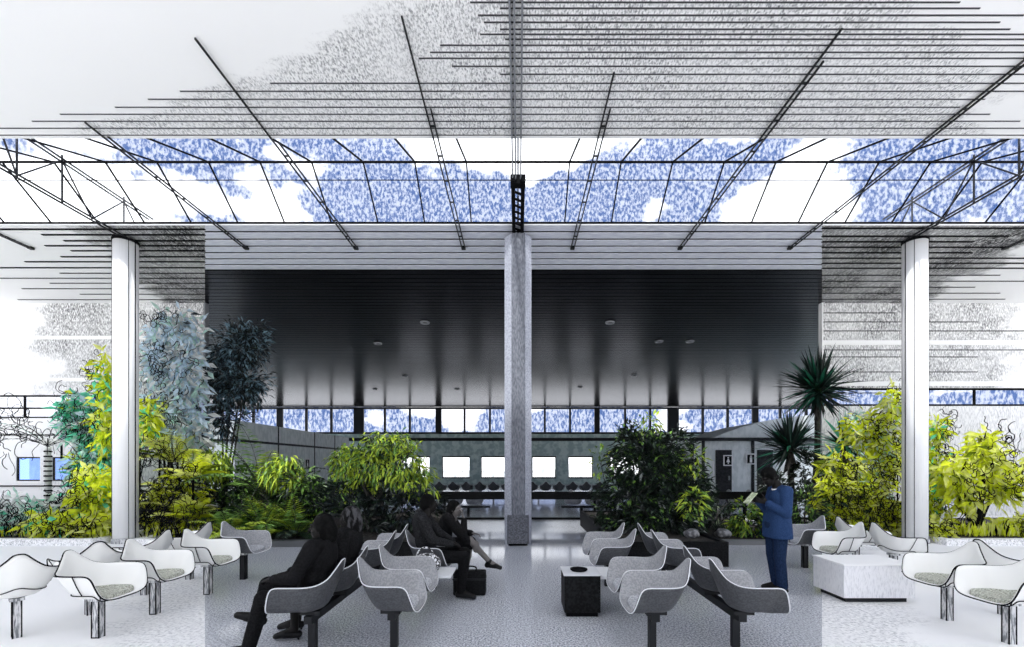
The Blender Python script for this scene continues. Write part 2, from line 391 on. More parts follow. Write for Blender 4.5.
for i, (a, b) in enumerate(((715.5,731),(757,772))):
    d = tag(MB().box((xr(a),YR-.07,0),(xr(b),YR-.005,zr(450))).build('door_%d' % (i+1), DOORM), kind='structure')
    tag(MB().box((xr(b)-.16,YR-.12,.95),(xr(b)-.1,YR-.07,1.15)).build('door_handle', STEEL, d), kind='structure')
f = MB().box((xr(712.3),YR-.03,zr(486)),(xr(714.3),YR-.004,zr(461))); tag(f.build('window_12', SIGNW), kind='structure')
def pictogram(name, label, p, s, skirt, face):
    """square sign, white figure on black; face = unit vector along its width"""
    o = thing(name, label, 'sign', p); a = V(face); nrm = V((0,0,1)).cross(a)*-1
    if nrm.y > 0 and abs(nrm.y) > .5: nrm = -nrm
    def q(u, v, d): return V(p)+a*u*s+V((0,0,v*s))+nrm*d
    def slab2(pl, d, mat, nm):
        m = MB(); n = len(pl)
        m.add([q(u,v,0) for u,v in pl]+[q(u,v,d) for u,v in pl], [tuple(range(n)), tuple(range(2*n-1,n-1,-1))]+[(i,i+n,(i+1)%n+n,(i+1)%n) for i in range(n)])
        return m.build(nm, mat, o)
    slab2([(-.5,-.6),(.5,-.6),(.5,.6),(-.5,.6)], .03, SIGNW, 'sign_board')
    slab2([(-.38,-.48),(.38,-.48),(.38,.48),(-.38,.48)], .04, INK, 'sign_field')
    body = [(-.05,-.4),(.05,-.4),(.05,-.2),(.2,-.2),(.07,.18),(-.07,.18),(-.2,-.2),(-.05,-.2)] if skirt else [(-.12,-.4),(-.02,-.4),(0,-.1),(.02,-.4),(.12,-.4),(.12,.18),(-.12,.18)]
    slab2(body, .05, SIGNW, 'figure_body')
    slab2([(.09*math.cos(k*.7854),.3+.09*math.sin(k*.7854)) for k in range(8)], .05, SIGNW, 'figure_head')
pictogram('restroom_sign', 'square restroom sign beside the dark door, further left of two on right block', (xr(727),YR-.075,zr(460.5)), .42, True, (1,0,0))
pictogram('restroom_sign', 'square restroom sign on the right block just left of the spiky yucca', (xr(749.5),YR-.08,zr(459)), .42, False, (1,0,0))
pictogram('restroom_sign', 'small square sign on the long pale wall behind the fern bed', (XL+.01,23.6,HC), .5, False, (0,1,0))

# skylight: a low glazed ridge across the hall
window_ = MB()
Y1_, Y2_, Y3_, Z1_, Z2_, Z3_ = 6.46, 7.96, 8.8, 6.66, 7.29, 6.63
for Y, z, ww in ((Y1_,Z1_,.03),(Y3_,Z3_,.06)): window_.bar((-15,Y,z),(15,Y,z), .03, .02 if Y < 8 else .035)
window_.bar((-15,Y2_,Z2_),(15,Y2_,Z2_), .03, .03)
ym = (Y2_+Y3_)/2-.17
window_.bar((-15,ym,Z2_-.17),(15,ym,Z2_-.17), .012, .012)
sk = tag(window_.build('window_13', INK), kind='structure')
for k in range(-14, 15):
    x = k*.955
    if abs(x) < .1: continue
    tag(MB().bar((x,Y1_,Z1_),(x,Y2_,Z2_),.024).bar((x,Y2_,Z2_),(x,Y3_,Z3_),.024).build('mullion', INK, sk), kind='structure')
f = MB()
for (ya, za, yb_, zb_) in ((Y1_,Z1_+.03,Y2_,Z2_+.03),(Y2_,Z2_+.03,Y3_,Z3_+.04)):
    f.add([(-15,ya,za),(15,ya,za),(15,yb_,zb_),(-15,yb_,zb_),(-15,ya,za+.012),(15,ya,za+.012),(15,yb_,zb_+.012),(-15,yb_,zb_+.012)],
          [(0,1,2,3),(7,6,5,4),(0,4,5,1),(2,6,7,3),(1,5,6,2),(3,7,4,0)])
tag(f.build('glazing', GLASS, sk), kind='structure')
struct('trim_13', MB().box((-16,Y1_-.05,H-.01),(16,Y1_,H+.24)).box((-28,Y3_+.0,H-.01),(28,Y3_+.02,H+.03)), WHITE)

# ------------------------------------------------------------------ roof rods and trusses
def rod(X, Ya, Yb, label, double_from=None):
    o = thing('roof_rod', label, 'roof rod', (X, Yb, H-.06), group='slender rods under the ceiling')
    z = H-.03
    for dx in (-.035, .035):
        y0 = Ya if dx < 0 else (double_from or Ya)
        MB().bar((X+dx,y0,z),(X+dx,Yb,z),.019,.022).build('rail', DKGREY, o)
    y = max(double_from or Ya, Ya)+.3
    while y < Yb: MB().bar((X-.035,y,z),(X+.035,y,z),.02).build('spacer', DKGREY, o); y += .6
    MB().box((X-.045,Yb-.08,z-.02),(X+.045,Yb,H)).build('end_shoe', DKGREY, o)
place = {-11.:'ending at far left, outside the left white column',-6.14:'just right of the left white column',-3.66:'second to the left of the central column',-1.23:'nearest on the left of the central column',
         1.23:'nearest on the right of the central column',3.66:'second to the right of the central column',6.14:'just left of the right white column',11.:'ending at far right, outside the right white column'}
for X, Ya, df in ((-11.,8.,8.),(-6.14,6.13,6.4),(-3.66,4.92,6.5),(-1.23,4.68,5.9),(1.23,5.35,5.9),(3.66,4.81,5.2),(6.14,5.0,5.0),(11.,8.,8.)):
    rod(X, Ya, 9.75, 'slender dark roof rod, '+place[X], df)
def truss(X, Ya, Yb, mat, label, heavy=False):
    o = thing('roof_truss', label, 'truss', (X, 9.22, H))
    zt, zl = 7.33, 6.56; g = .05; r = .02
    for dx in (-g, g):
        MB().bar((X+dx,Ya,zt),(X+dx,Yb,zt),r*1.3).build('top_chord', mat, o)
        MB().bar((X+dx,Ya,zl),(X+dx,9.3,zl),r*1.3).build('bottom_chord', mat, o)
    for y in (7.25,7.97,9.22): MB().bar((X,y,zl-.03),(X,y,zt+.1),.022).build('post', mat, o)
    for ya, yb_, up in ((6.95,7.25,0),(7.25,7.97,1),(7.97,8.53,0),(8.53,9.22,1),(9.22,9.75,0)):
        MB().bar((X,ya,zl if up else zt),(X,yb_,zt if up else (zl if yb_ < 9.3 else zl+.1)),.020).build('diagonal', mat, o)
    return o
truss(-8.45, 6.9, 9.9, DKGREY, 'lattice roof truss of thin bars landing on the left white column')
truss(8.45, 6.9, 9.9, DKGREY, 'lattice roof truss of thin bars landing on the right white column')
o = thing('roof_truss', 'dark roof truss seen end-on, landing on the central grey column', 'truss', (0,9.1,H))
for dx in (-.075, -.025, .06): MB().bar((dx-.015,4.0,6.58),(dx-.015,7.5,6.58),.022,.05).build('bottom_chord', STEEL, o)
for dx in (-.085, .085): MB().bar((dx,7.3,6.56),(dx,9.05,6.56),.07,.12).build('side_plate', INK, o)
MB().bar((0,4.,7.3),(0,9.05,7.3),.03).build('top_chord', STEEL, o)
m = MB(); y = 7.45
while y < 9.0: m.bar((-.08,y,6.55),(.08,y+.1,6.55),.03); y += .2
m.build('lacing', INK, o)
MB().box((-.13,7.33,6.49),(.13,7.48,6.64)).build('end_bracket', INK, o)
MB().bar((0,9.0,6.55),(0,9.0,7.3),.04).build('post', INK, o)

# ------------------------------------------------------------------ columns
COLW = grain('white_column_pencilled', (.93,.93,.93), (.55,.56,.58), 12, (5,5,.12), rough=.8, lo=.58, hi=.95)
COLG = grain('grey_concrete_column', (.085,.092,.11), (.18,.19,.22), 40, (1,1,.3), rough=.75, lo=.3, hi=.7)
COLD = grain('dark_plinth_stone', (.06,.065,.075), (.15,.155,.18), 40, rough=.7)
COLE = grain('pale_column_face', (.30,.315,.37), (.42,.44,.50), 30, rough=.75)
def column(X, Y, r, label, mat, z1, n=8, rot=0, edge=None):
    o = thing('column', label, 'column', (X,Y,0))
    m = MB(); ring = [(X+r*math.cos(2*math.pi*(k+.5)/n+rot), Y+r*math.sin(2*math.pi*(k+.5)/n+rot)) for k in range(n)]
    m.prism(ring, 0, z1); m.build('shaft', mat, o, smooth=n > 12)
    return o
for s, side in ((-1,'left'),(1,'right')):
    X = 8.63 if s > 0 else -8.53
    o = column(X, 9.35, .218, 'white round column with pencilled streaks on the %s, beside drawn plants' % side, COLW, 6.5, 24)
    m = MB()
    for k in (.02, .98, .25, .8):
        a = math.pi+math.pi*k; x = X+.220*math.cos(a); y = 9.35+.220*math.sin(a); m.bar((x,y,.02),(x,y,6.5),.016 if k in (.02,.98) else .008)
    m.build('edge_line', INK, o)
    MB().lathe((X,9.35,6.5), [(.235,0),(.235,.05)], 24).build('cap', INK, o)
    MB().lathe((X,9.35,0), [(.24,0),(.24,.1)], 24).build('base', GREYPENCIL, o)
o = thing('column', 'grey octagonal column with a square plinth in the middle of the hall', 'column', (0,9.2,0))
def chamf(w, d, c): return [(-w+c,9.2-d),(w-c,9.2-d),(w,9.2-d+c),(w,9.2+d-c),(w-c,9.2+d),(-w+c,9.2+d),(-w,9.2+d-c),(-w,9.2-d+c)]
MB().prism(chamf(.285,.22,.13), 0, 6.5).build('shaft', COLE, o)
MB().prism([(-.135,8.93),(.15,8.93),(.15,9.1),(-.135,9.1)], .6, 6.5).build('pilaster', COLG, o)
m = MB().prism(chamf(.225,.33,.03), .05, .63); bevel(m.build('plinth', COLD, o), .01)
MB().prism(chamf(.20,.26,.03), 0, .06).build('plinth_foot', INK, o)

# ------------------------------------------------------------------ planters, kerbs, balustrade
SOIL = grain('dark_soil', (.012,.011,.010), (.05,.045,.04), 25, rough=.95)
def planter(name, label, x0, x1, y0, y1, h, t=.08, mat=BLACK):
    o = thing(name, label, 'planter', ((x0+x1)/2,(y0+y1)/2,0))
    MB().box((x0,y0,0),(x1,y0+t,h)).box((x0,y1-t,0),(x1,y1,h)).box((x0,y0+t,0),(x0+t,y1-t,h)).box((x1-t,y0+t,0),(x1,y1-t,h)).build('wall_panel', mat, o)
    MB().box((x0+t,y0+t,0),(x1-t,y1-t,h-.04)).build('soil', SOIL, o)
    return o
planter('planter', 'long black planter box on the right, holding the big dark bush', 1.72, 3.48, 7.1, 11.9, .41)
planter('planter', 'long black planter box on the left behind the seated people', -3.4, -1.72, 7.3, 11.9, .38)
KERB = grain('pale_kerb', (.45,.46,.48), (.6,.61,.63), 20, rough=.8)
planter('planting_bed', 'low dark kerbed planting bed with ferns along the left', -6.45, -3.45, 8.8, 13.05, .13, .15, plain('dark_kerb', (.10,.105,.11), .7))
planter('planting_bed', 'low kerbed planting bed with yuccas along the right', 3.53, 6.42, 9.0, 13.05, .10, .15, plain('grey_kerb', (.16,.165,.17), .7))
KW = hatch('pencilled_kerb', [(0,0,0,1)], dark=(.35,.36,.37), scale=20, rag=.1)
for x0, x1, lab in ((-20,-8.86,'long white drawn planting bed with pencilled kerb left of the left column'),(-8.08,-6.47,'short white drawn planting bed between left column and fern bed'),
  (6.44,8.08,'short white drawn planting bed of lime thicket between seam and right column'),(8.92,20,'long white drawn planting bed of lime shrubs right of the right column')):
    planter('planting_bed', lab, x0, x1, 8.95, 13.05, .13, .18, KW)
o = thing('balustrade', 'low dark railing with glass infill behind the central column', 'railing', (0,13.2,0))
MB().box((-9.4,13.12,.62),(9.4,13.27,.85)).build('top_rail', BLACK, o)
MB().box((-9.4,13.14,.0),(9.4,13.25,.06)).build('bottom_rail', BLACK, o)
MB().box((-9.4,13.185,.06),(9.4,13.205,.62)).build('glass_panel', GLASS, o)
for k in range(-4, 5): MB().box((k*2.3-.03+.05,13.15,.06),(k*2.3+.03+.05,13.24,.62)).build('post', BLACK, o)

# ------------------------------------------------------------------ chairs
half = [(.285,0,.410),(.282,.12,.412),(.275,.20,.428),(.262,.25,.47),(.240,.275,.55),(.212,.288,.63),(.165,.294,.664),(.06,.298,.668),(-.07,.290,.668),(-.16,.245,.674),(-.222,.165,.708),(-.266,.088,.785),(-.291,.042,.838),(-.298,0,.850)]
rimc = half+[(x,-y,z) for x,y,z in half[-2:0:-1]]
RIM = catmull(rimc, 3, True)
def shell_point(R, r):
    a = r**.62 if r > 0 else 0; a = min(1., a*1.0)
    cx = .02; b = r**3.2
    z0 = .40
    h = a*(.80+.20*b)
    return V((cx+(R.x-cx)*h, R.y*h, z0+(R.z-z0)*b))
SH_R = [.0,.12,.25,.38,.5,.6,.7,.78,.85,.91,.96,1.]
def shell_mesh(mat, name='shell', parent=None):
    bm = bmesh.new(); n = len(RIM); rings = []
    c = bm.verts.new(shell_point(RIM[0], 0))
    for r in SH_R[1:]: rings.append([bm.verts.new(shell_point(p, r)) for p in RIM])
    for j in range(n): bm.faces.new((c, rings[0][j], rings[0][(j+1)%n]))
    for i in range(len(rings)-1):
        for j in range(n): bm.faces.new((rings[i][j], rings[i+1][j], rings[i+1][(j+1)%n], rings[i][(j+1)%n]))
    bmesh.ops.recalc_face_normals(bm, faces=bm.faces)
    old = set(bm.faces[:]); nrm_up = sum(f.normal.z for f in list(old)[:30]) > 0
    bmesh.ops.solidify(bm, geom=bm.faces[:], thickness=.010)
    bm.normal_update()
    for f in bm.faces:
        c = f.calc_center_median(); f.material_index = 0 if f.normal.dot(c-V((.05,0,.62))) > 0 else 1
    me = bpy.data.meshes.new(name); bm.to_mesh(me); bm.free(); [me.materials.append(q) for q in mat]
    me.polygons.foreach_set('use_smooth', [True]*len(me.polygons))
    o = bpy.data.objects.new(name, me); COL.objects.link(o); o.parent = parent; return o
def pad_mesh(mat, parent, k=.66):
    m = MB(); n = len(RIM); vs = []; fs = []
    levels = [(.0,.05),(.25,.05),(.42,.048),(.52,.042),(.56,.03),(.57,.008)]
    for r, dz in levels:
        for p in RIM:
            q = shell_point(p, r); vs.append((q.x*1.08+.045, q.y, q.z+dz))
    for i in range(len(levels)-1):
        for j in range(n): fs.append((i*n+j, (i+1)*n+j, (i+1)*n+(j+1)%n, i*n+(j+1)%n))
    fs.append(tuple(range(len(levels)*n-1, (len(levels)-1)*n-1, -1)))
    m.add(vs, fs); return m.build('seat_pad', mat, parent, smooth=True, local=True)
SHELLG = grain('shell_outside_shaded', (.055,.057,.062), (.085,.088,.095), 60, rough=.45); SHELLI = grain('shell_inside_lit', (.27,.275,.29), (.36,.365,.38), 60, rough=.5)  # one grey shell: outer shade and inner light put into the two colours
RIMG = plain('pale_rim', (.72,.73,.76), .4)
PADG = grain('grey_fabric_pad', (.30,.31,.33), (.48,.49,.52), 70, rough=.9)
PADD = grain('pencilled_olive_pad', (.62,.63,.55), (.28,.29,.24), 55, (1,2,1), rough=.9)
SHELLW = hatch('white_drawn_shell', [(0,0,0,-.05)], base=(.93,.93,.90), dark=(.80,.82,.62), lo=.5, hi=.7, scale=9, rag=.35)
def seat(parent, loc, rz, mats, rim_r, name='shell_seat'):
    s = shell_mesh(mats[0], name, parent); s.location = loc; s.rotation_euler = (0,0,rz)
    m = MB().tube(RIM, rim_r, 6, closed=True); m.build('rim', mats[1], s, smooth=True, local=True)
    pad_mesh(mats[2], s)
    return s
def copy_tree(o, parent=None):
    c = o.copy(); COL.objects.link(c)
    if parent: c.parent = parent
    for ch in o.children: copy_tree(ch, c)
    return c
proto_seat = None
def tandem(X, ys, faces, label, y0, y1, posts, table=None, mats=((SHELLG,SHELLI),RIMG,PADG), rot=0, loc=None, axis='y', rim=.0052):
    """row of shell seats on one beam; seats face +x (faces=1) or -x"""
    global proto_seat
    o = thing('tandem_seating', label, 'seating', (X,(y0+y1)/2,0), group='rows of shell seats on a beam')
    base = V(o.location); rz = 0 if faces > 0 else math.pi
    for y in ys:
        l = V((X,y,0))-base
        if proto_seat is None: proto_seat = seat(o, l, rz, mats, rim)
        else:
            c = copy_tree(proto_seat, o); c.location = l; c.rotation_euler = (0,0,rz)
    MB().box((X-.035,y0,.28),(X+.035,y1,.35)).build('beam', DKGREY, o)
    for y in ys: MB().box((X-.09,y-.025,.35),(X+.09,y+.025,.385)).build('seat_bracket', DKGREY, o)
    for y in posts:
        p = MB().box((X-.032,y-.03,0),(X+.032,y+.03,.28)); p.build('post', DKGREY, o)
    if table:
        x0,x1,ya,yb_ = table
        bevel(MB().box((x0,ya,.405),(x1,yb_,.435)).build('table_top', plain('white_laminate', (.80,.81,.83), .3), o), .008)
        MB().box((X-.05,(ya+yb_)/2-.05,.35),(X+.05,(ya+yb_)/2+.05,.405)).build('table_bracket', DKGREY, o)
    return o
tandem(1.24, (3.86,4.47,5.62,6.23), -1, 'row of grey shell seats facing left, beside the black ash bin', 3.86, 6.4, (3.98,6.0), (.78,1.5,4.82,5.3))
tandem(2.02, (3.86,4.47,5.56,6.18), 1, 'row of grey shell seats facing right, backs to the ash-bin row', 3.86, 6.4, (4.0,6.0))
tandem(-1.15, (3.9,4.5,5.55,6.16), 1, 'row of grey shell seats facing right, with patterned bag and two sitters', 3.9, 6.35, (4.0,5.9), (-1.5,-.76,4.86,5.28))
tandem(-1.86, (3.86,4.46,5.5,6.1), -1, 'row of grey shell seats facing left, with two dark seated figures', 3.8, 6.3, (3.9,5.95))
def tandem_x(Y, xs_, face, label, x0, x1, posts, group='far rows of seats beyond the railing'):
    o = thing('tandem_seating', label, 'seating', ((x0+x1)/2,Y,0), group=group)
    base = V(o.location); rz = math.pi/2 if face > 0 else -math.pi/2
    for x in xs_:
        c = copy_tree(proto_seat, o); c.location = V((x,Y,0))-base; c.rotation_euler = (0,0,rz)
    MB().box((x0,Y-.035,.28),(x1,Y+.035,.35)).build('beam', DKGREY, o)
    for x in posts: MB().box((x-.04,Y-.04,0),(x+.04,Y+.04,.28)).build('post', DKGREY, o)
tandem_x(13.9, (-2.02,-1.38), -1, 'two pale shell seats behind the railing, left of the central column', -2.5, -.9, (-1.6,))
tandem_x(13.9, (1.75,2.4,3.05), -1, 'shell seats behind the railing, right of central column beside the dark bush', 1.4, 3.5, (2.05,3.2))
tandem_x(14.0, (5.7,6.35,7.0,7.65), -1, 'shell seats behind the railing near the standing person', 5.3, 8.0, (6.0,7.4))
tandem_x(14.0, (-6.3,-5.65), -1, 'two shell seats behind the railing beyond the fern bed', -6.7, -5.3, (-6.,))
tandem_x(21.0, (-3.8,-3.15,-2.5,-1.85,-1.2,-.55), 1, 'distant row of seats before the back wall windows, left of the central column', -4.2, -.2, (-3.6,-1.2))
tandem_x(21.0, (.7,1.35,2.0,2.65,3.3,3.95), 1, 'distant row of seats before the back wall windows, right of the central column', .3, 4.3, (1.,3.6))

# drawn white pedestal chairs
def pedestal_chair(mats, rim, outline=True, pedm=None):
    o = thing('pedestal_chair', 'x', 'chair')
    s = seat(o, (0,0,0), 0, mats, rim, 'shell')
    m = MB()
    for r in (.66,): m.tube([shell_point(p, r)+V((0,0,-.012)) for p in RIM], .005, 5, closed=True)
    for idx in (9, -9, 21, -21):
        p = RIM[idx % len(RIM)]; m.tube([shell_point(p, r)+V((p.x*.03,p.y*.03,-.004)) for r in (.66,.78,.88,1.)], .0045, 5)
    if outline: m.build('outline', INK, s, local=True)
    MB().box((-.034,-.03,.0),(.034,.03,.37)).build('pedestal', pedm or GREYPENCIL, o, local=True)
    m = MB()
    for x in (-.034,.034):
        for y in (-.03,.03): m.bar((x,y,0),(x,y,.37),.009)
    m.bar((-.034,-.03,.006),(.034,-.03,.006),.01); m.build('edge_line', INK, o, local=True)
    MB().box((-.06,-.05,.365),(.06,.05,.392)).build('seat_bracket', GREYPENCIL, o, local=True)
    return o
chairs = [
 (-4.92,4.22,2.5,'white drawn chair seen from behind at the left edge of the floor'),
 (-4.84,4.86,2.6,'white drawn chair showing its back, second from the left edge'),
 (-4.12,4.22,0,'white drawn chair facing right, largest of its row on the left'),
 (-4.12,4.88,0,'white drawn chair facing right, second in the left row'),
 (-4.85,5.6,math.pi,'white drawn chair showing its back, behind second left-row chair'),
 (-4.05,5.62,0,'white drawn chair facing right, third in the left row'),
 (-4.85,6.35,math.pi,'white drawn chair showing its back, just before the left white column'),
 (-4.05,6.35,0,'grey shell chair facing right, beside the fern bed at the left seam'),
 (4.68,4.69,math.pi,'white drawn chair facing left, right of the white block'),
 (4.66,4.08,math.pi,'white drawn chair facing left, largest at the right edge'),
 (5.48,4.85,0,'white drawn chair with its back to the row, at the right edge'),
 (4.74,6.3,math.pi,'white drawn chair facing left, behind the white block'),
 (4.70,7.05,math.pi,'grey shell chair facing left just behind the standing person'),
 (5.50,6.3,0,'white drawn chair with its back to the viewer, behind the white block'),
 (5.50,7.0,0,'white drawn chair with its back to the viewer, before the right white column')]
pc = pedestal_chair(((SHELLW,SHELLW),INK,PADD), .0065)
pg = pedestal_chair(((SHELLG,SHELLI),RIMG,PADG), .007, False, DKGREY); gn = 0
for i, (x, y, rz, lab) in enumerate(chairs):
    if lab.startswith('grey'):
        o = pg if gn == 0 else copy_tree(pg); gn += 1
    else: o = pc if i == 0 else copy_tree(pc)
    o.location = (x,y,0); o.rotation_euler = (0,0,rz); o['label'] = lab; o['group'] = 'grey single chairs' if lab[:4] == 'grey' else 'white drawn chairs'

# ------------------------------------------------------------------ ash bin, white block, bag, briefcase
o = thing('ash_bin', 'black cube ash bin with a round tray, before the right seats', 'bin', (.72,4.95,0))
bevel(MB().box((.515,4.76,.05),(.915,5.14,.46)).build('body', BLACK, o), .006)
MB().box((.54,4.79,0),(.89,5.11,.05)).build('foot', INK, o)
bevel(MB().box((.505,4.75,.46),(.925,5.15,.475)).build('lid', plain('pale_lid', (.66,.67,.7), .35), o), .004)
MB().lathe((.70,4.95,.475), [(.085,0),(.10,.012),(.10,.022),(.085,.022),(.075,.008)], 24).build('ash_tray', INK, o, smooth=True)
WB = hatch('pencilled_white_block', [(0,0,0,1)], base=(.9,.9,.92), dark=(.50,.51,.54), lo=.45, hi=.75, scale=22, stretch=(2,2,.4), rag=.2)
o = thing('white_block_table', 'low white block table with pencil shading on the right', 'table', (4.4,5.5,0))
bevel(MB().box((3.98,5.25,.06),(4.85,5.8,.455)).build('body', WB, o), .006)
MB().box((4.04,5.3,0),(4.79,5.74,.06)).build('foot', DKGREY, o)
bevel(MB().box((3.97,5.24,.455),(4.86,5.81,.475)).build('top', WHITE, o), .004)
m, t, b = new_mat('floral_cloth')
vo = node(t, 'ShaderNodeTexVoronoi'); vo.inputs['Scale'].default_value = 34; lk(t, coords(t), vo.inputs['Vector'])
lk(t, mixc(t, mapr(t, vo.outputs['Distance'], .44, .56), (.80,.81,.83), (.01,.01,.012)), b.inputs['Base Color'])
o = thing('patterned_bag', 'soft bag with black and white floral pattern on the left seat table', 'bag', (-1.08,5.05,.437))
mm = MB().ell((-1.08,5.05,.53), (.17,.13,.115)); q = mm.build('body', m, o, smooth=True)
for v in q.data.vertices:
    v.co += V(mnoise.noise_vector(V(v.co)*9))*.025
    v.co.z = max(v.co.z, 0.)
MB().tube(catmull([(-1.2,5.05,.60),(-1.15,5.04,.70),(-1.05,5.05,.715),(-.97,5.06,.61)],4), .009, 6).build('handle', m, o, smooth=True)
o = thing('briefcase', 'black briefcase standing on the floor by the seated person', 'bag', (-.63,5.62,0))
bevel(MB().box((-.84,5.54,0),(-.42,5.70,.31)).build('body', BLACK, o), .02)
MB().tube(catmull([(-.70,5.62,.305),(-.70,5.62,.35),(-.62,5.62,.365),(-.55,5.62,.35),(-.55,5.62,.305)],4), .010, 6).build('handle', INK, o, smooth=True)
bevel(MB().box((-.845,5.53,.20),(-.415,5.71,.225)).build('flap_edge', DKGREY, o), .004)

# ------------------------------------------------------------------ recessed lights in the dark ceiling
LAMP = plain('lamp_trim', (.30,.31,.33), .4, .6)
lab = {(425,322):'front one left of the column',(378,343):'second row, further left',(405,376):'third row, left of the column',(375,389):'far row, left',(457,389):'far row, close to the left of the column',
       (610,322):'front one right of the column',(659,341):'second row, right',(634,375):'third row, right of the column',(580,387):'far row, right of the column',(690,341):'second row, further right'}
for (x, y), s in lab.items():
    Y = (H-HC)*F/(PY-y); p = at(x, y, Y)
    o = thing('ceiling_light', 'small round light in the dark ceiling, '+s, 'light', (p.x,Y,H), group='recessed lights in the dark ceiling')
    MB().lathe((p.x,Y,H-.05), [(.10,.06),(.16,.06),(.17,.03),(.15,0),(.11,.0),(.10,.04)], 16, caps=False).build('ring', LAMP, o, smooth=True)
    MB().lathe((p.x,Y,H-.012), [(.10,0),(.10,.012)], 16).build('lens', INK, o)

# ------------------------------------------------------------------ plants
def leafm(name, c, rough=.45, spec=.4):
    m = grain(name, tuple(x*.75 for x in c), c, 6, rough=rough, spec=spec)
    if name.startswith('drawn'):                    # thin leaves let light through
        t = m.node_tree; b = t.nodes['Principled BSDF']; tr = node(t, 'ShaderNodeBsdfTranslucent'); mx = node(t, 'ShaderNodeMixShader'); mx.inputs[0].default_value = .55
        lk(t, b.inputs['Base Color'].links[0].from_socket, tr.inputs[0]); lk(t, b.outputs[0], mx.inputs[1]); lk(t, tr.outputs[0], mx.inputs[2])
        lk(t, mx.outputs[0], [n for n in t.nodes if n.type == 'OUTPUT_MATERIAL'][0].inputs[0])
    return m
G_DARK = leafm('leaf_dark_green', (.018,.040,.018)); G_BLK = leafm('leaf_blackish', (.010,.016,.013)); G_MID = leafm('leaf_mid_green', (.17,.33,.06))
G_LIME = leafm('leaf_lime', (.46,.60,.05)); G_PALE = leafm('leaf_pale_green', (.28,.36,.22)); G_BLUE = leafm('leaf_blue_grey', (.16,.26,.32)); G_SLATE = leafm('leaf_slate', (.02,.032,.042))
G_YUC = leafm('leaf_yucca', (.012,.035,.026)); G_YUC2 = leafm('leaf_yucca_green', (.02,.16,.09)); G_GREY = leafm('leaf_silver', (.30,.33,.31))
D_LIME = leafm('drawn_lime', (.86,.94,.06), .8, .1); D_YEL = leafm('drawn_yellow_green', (.92,.96,.30), .8, .1); D_TEAL = leafm('drawn_teal', (.20,.78,.52), .8, .1); D_PTEAL = leafm('drawn_pale_teal', (.62,.86,.76), .8, .1)
D_BLUE = leafm('drawn_pale_blue', (.74,.88,1.), .8, .1); D_WHITE = leafm('drawn_white', (.92,.93,.92), .8, .1); D_OLIVE = leafm('drawn_olive', (.16,.22,.02), .8, .1)
BARK = grain('bark', (.02,.018,.016), (.07,.065,.06), 14, (1,1,.3), rough=.9)
RNG = random.Random(7)
def rvec(r): 
    while True:
        v = V((r.uniform(-1,1), r.uniform(-1,1), r.uniform(-1,1)))
        if .05 < v.length < 1: return v.normalized()
def blob_leaves(m, blobs, n, L, W, wts, out=.6, droop=.5, inner=.55, down=.15, seg=1, clump=.0, r=RNG, front=False):
    vol = [b[1][0]*b[1][1]*b[1][2] for b in blobs]; idx = list(range(len(wts)))
    if clump:
        nc = max(6, n//14); cs = []
        for _ in range(nc):
            c, rad = r.choices(blobs, vol)[0]; u = rvec(r); k = r.uniform(inner, 1.); cs.append((V(c)+V((u.x*rad[0]*k, u.y*rad[1]*k, u.z*rad[2]*k)), u))
    for _ in range(n):
        if clump:
            p, u = r.choice(cs); p = p+rvec(r)*clump*r.uniform(.1,1); 
        else:
            c, rad = r.choices(blobs, vol)[0]; u = rvec(r); k = r.uniform(inner, 1.); p = V(c)+V((u.x*rad[0]*k, u.y*rad[1]*k, u.z*rad[2]*k))
        d = u*out+rvec(r)*(1-out)+V((0,0,-down))
        if p.z < .12: continue
        l = L*r.uniform(.6,1.25)
        m.leaf(p, d, l, W*r.uniform(.7,1.2), r.choices(idx, wts)[0], droop, seg, r, front)
def branches(m, base, blobs, r0, n=2, r=RNG):
    base = V(base)
    for c, rad in blobs:
        c = V(c); mid = base.lerp(c, .5)+V((r.uniform(-.1,.1), r.uniform(-.1,.1), .1))
        pts = catmull([base, mid, c], 4); m.tube(pts, [r0*(1-.75*i/(len(pts)-1)) for i in range(len(pts))], 6)
        for _ in range(n):
            e = c+V((r.uniform(-.8,.8)*rad[0], r.uniform(-.8,.8)*rad[1], r.uniform(-.1,.9)*rad[2])); k = mid.lerp(c, r.uniform(.3,1))
            m.tube([k, k.lerp(e,.5)+V((0,0,.05)), e], [r0*.4, r0*.28, r0*.12], 5)
def scribble(m, blobs, n, rad_=.0085, size=.5, r=RNG, mi=0, vert=.0):
    """loose curly ink-black twigs through a drawn crown"""
    vol = [b[1][0]*b[1][1]*b[1][2] for b in blobs]
    for _ in range(n):
        c, rad = r.choices(blobs, vol)[0]; u = rvec(r); u.y = -abs(u.y)*.9; k = r.uniform(.35,1.0)
        p = V(c)+V((u.x*rad[0]*k, -rad[1]*math.sqrt(max(0,1-min(1,k*k*(u.x*u.x+u.z*u.z))))*1.15-.05, u.z*rad[2]*k)); a = r.uniform(0,6.28); w_ = r.choice((-1,1))*r.uniform(.5,1.4); pts = [p]; st = size*r.uniform(.1,.22)
        for i in range(r.randint(5,10)):
            a += w_*r.uniform(.2,1.1)
            if r.random() < .25: w_ = -w_
            p = p+V((math.cos(a)*st*(1-vert), r.uniform(-.3,.3)*st, math.sin(a)*st)); pts.append(p)
        if min(q.z for q in pts) > .1: m.tube(catmull(pts, 2), rad_*r.uniform(.6,1.1), 4, mi)
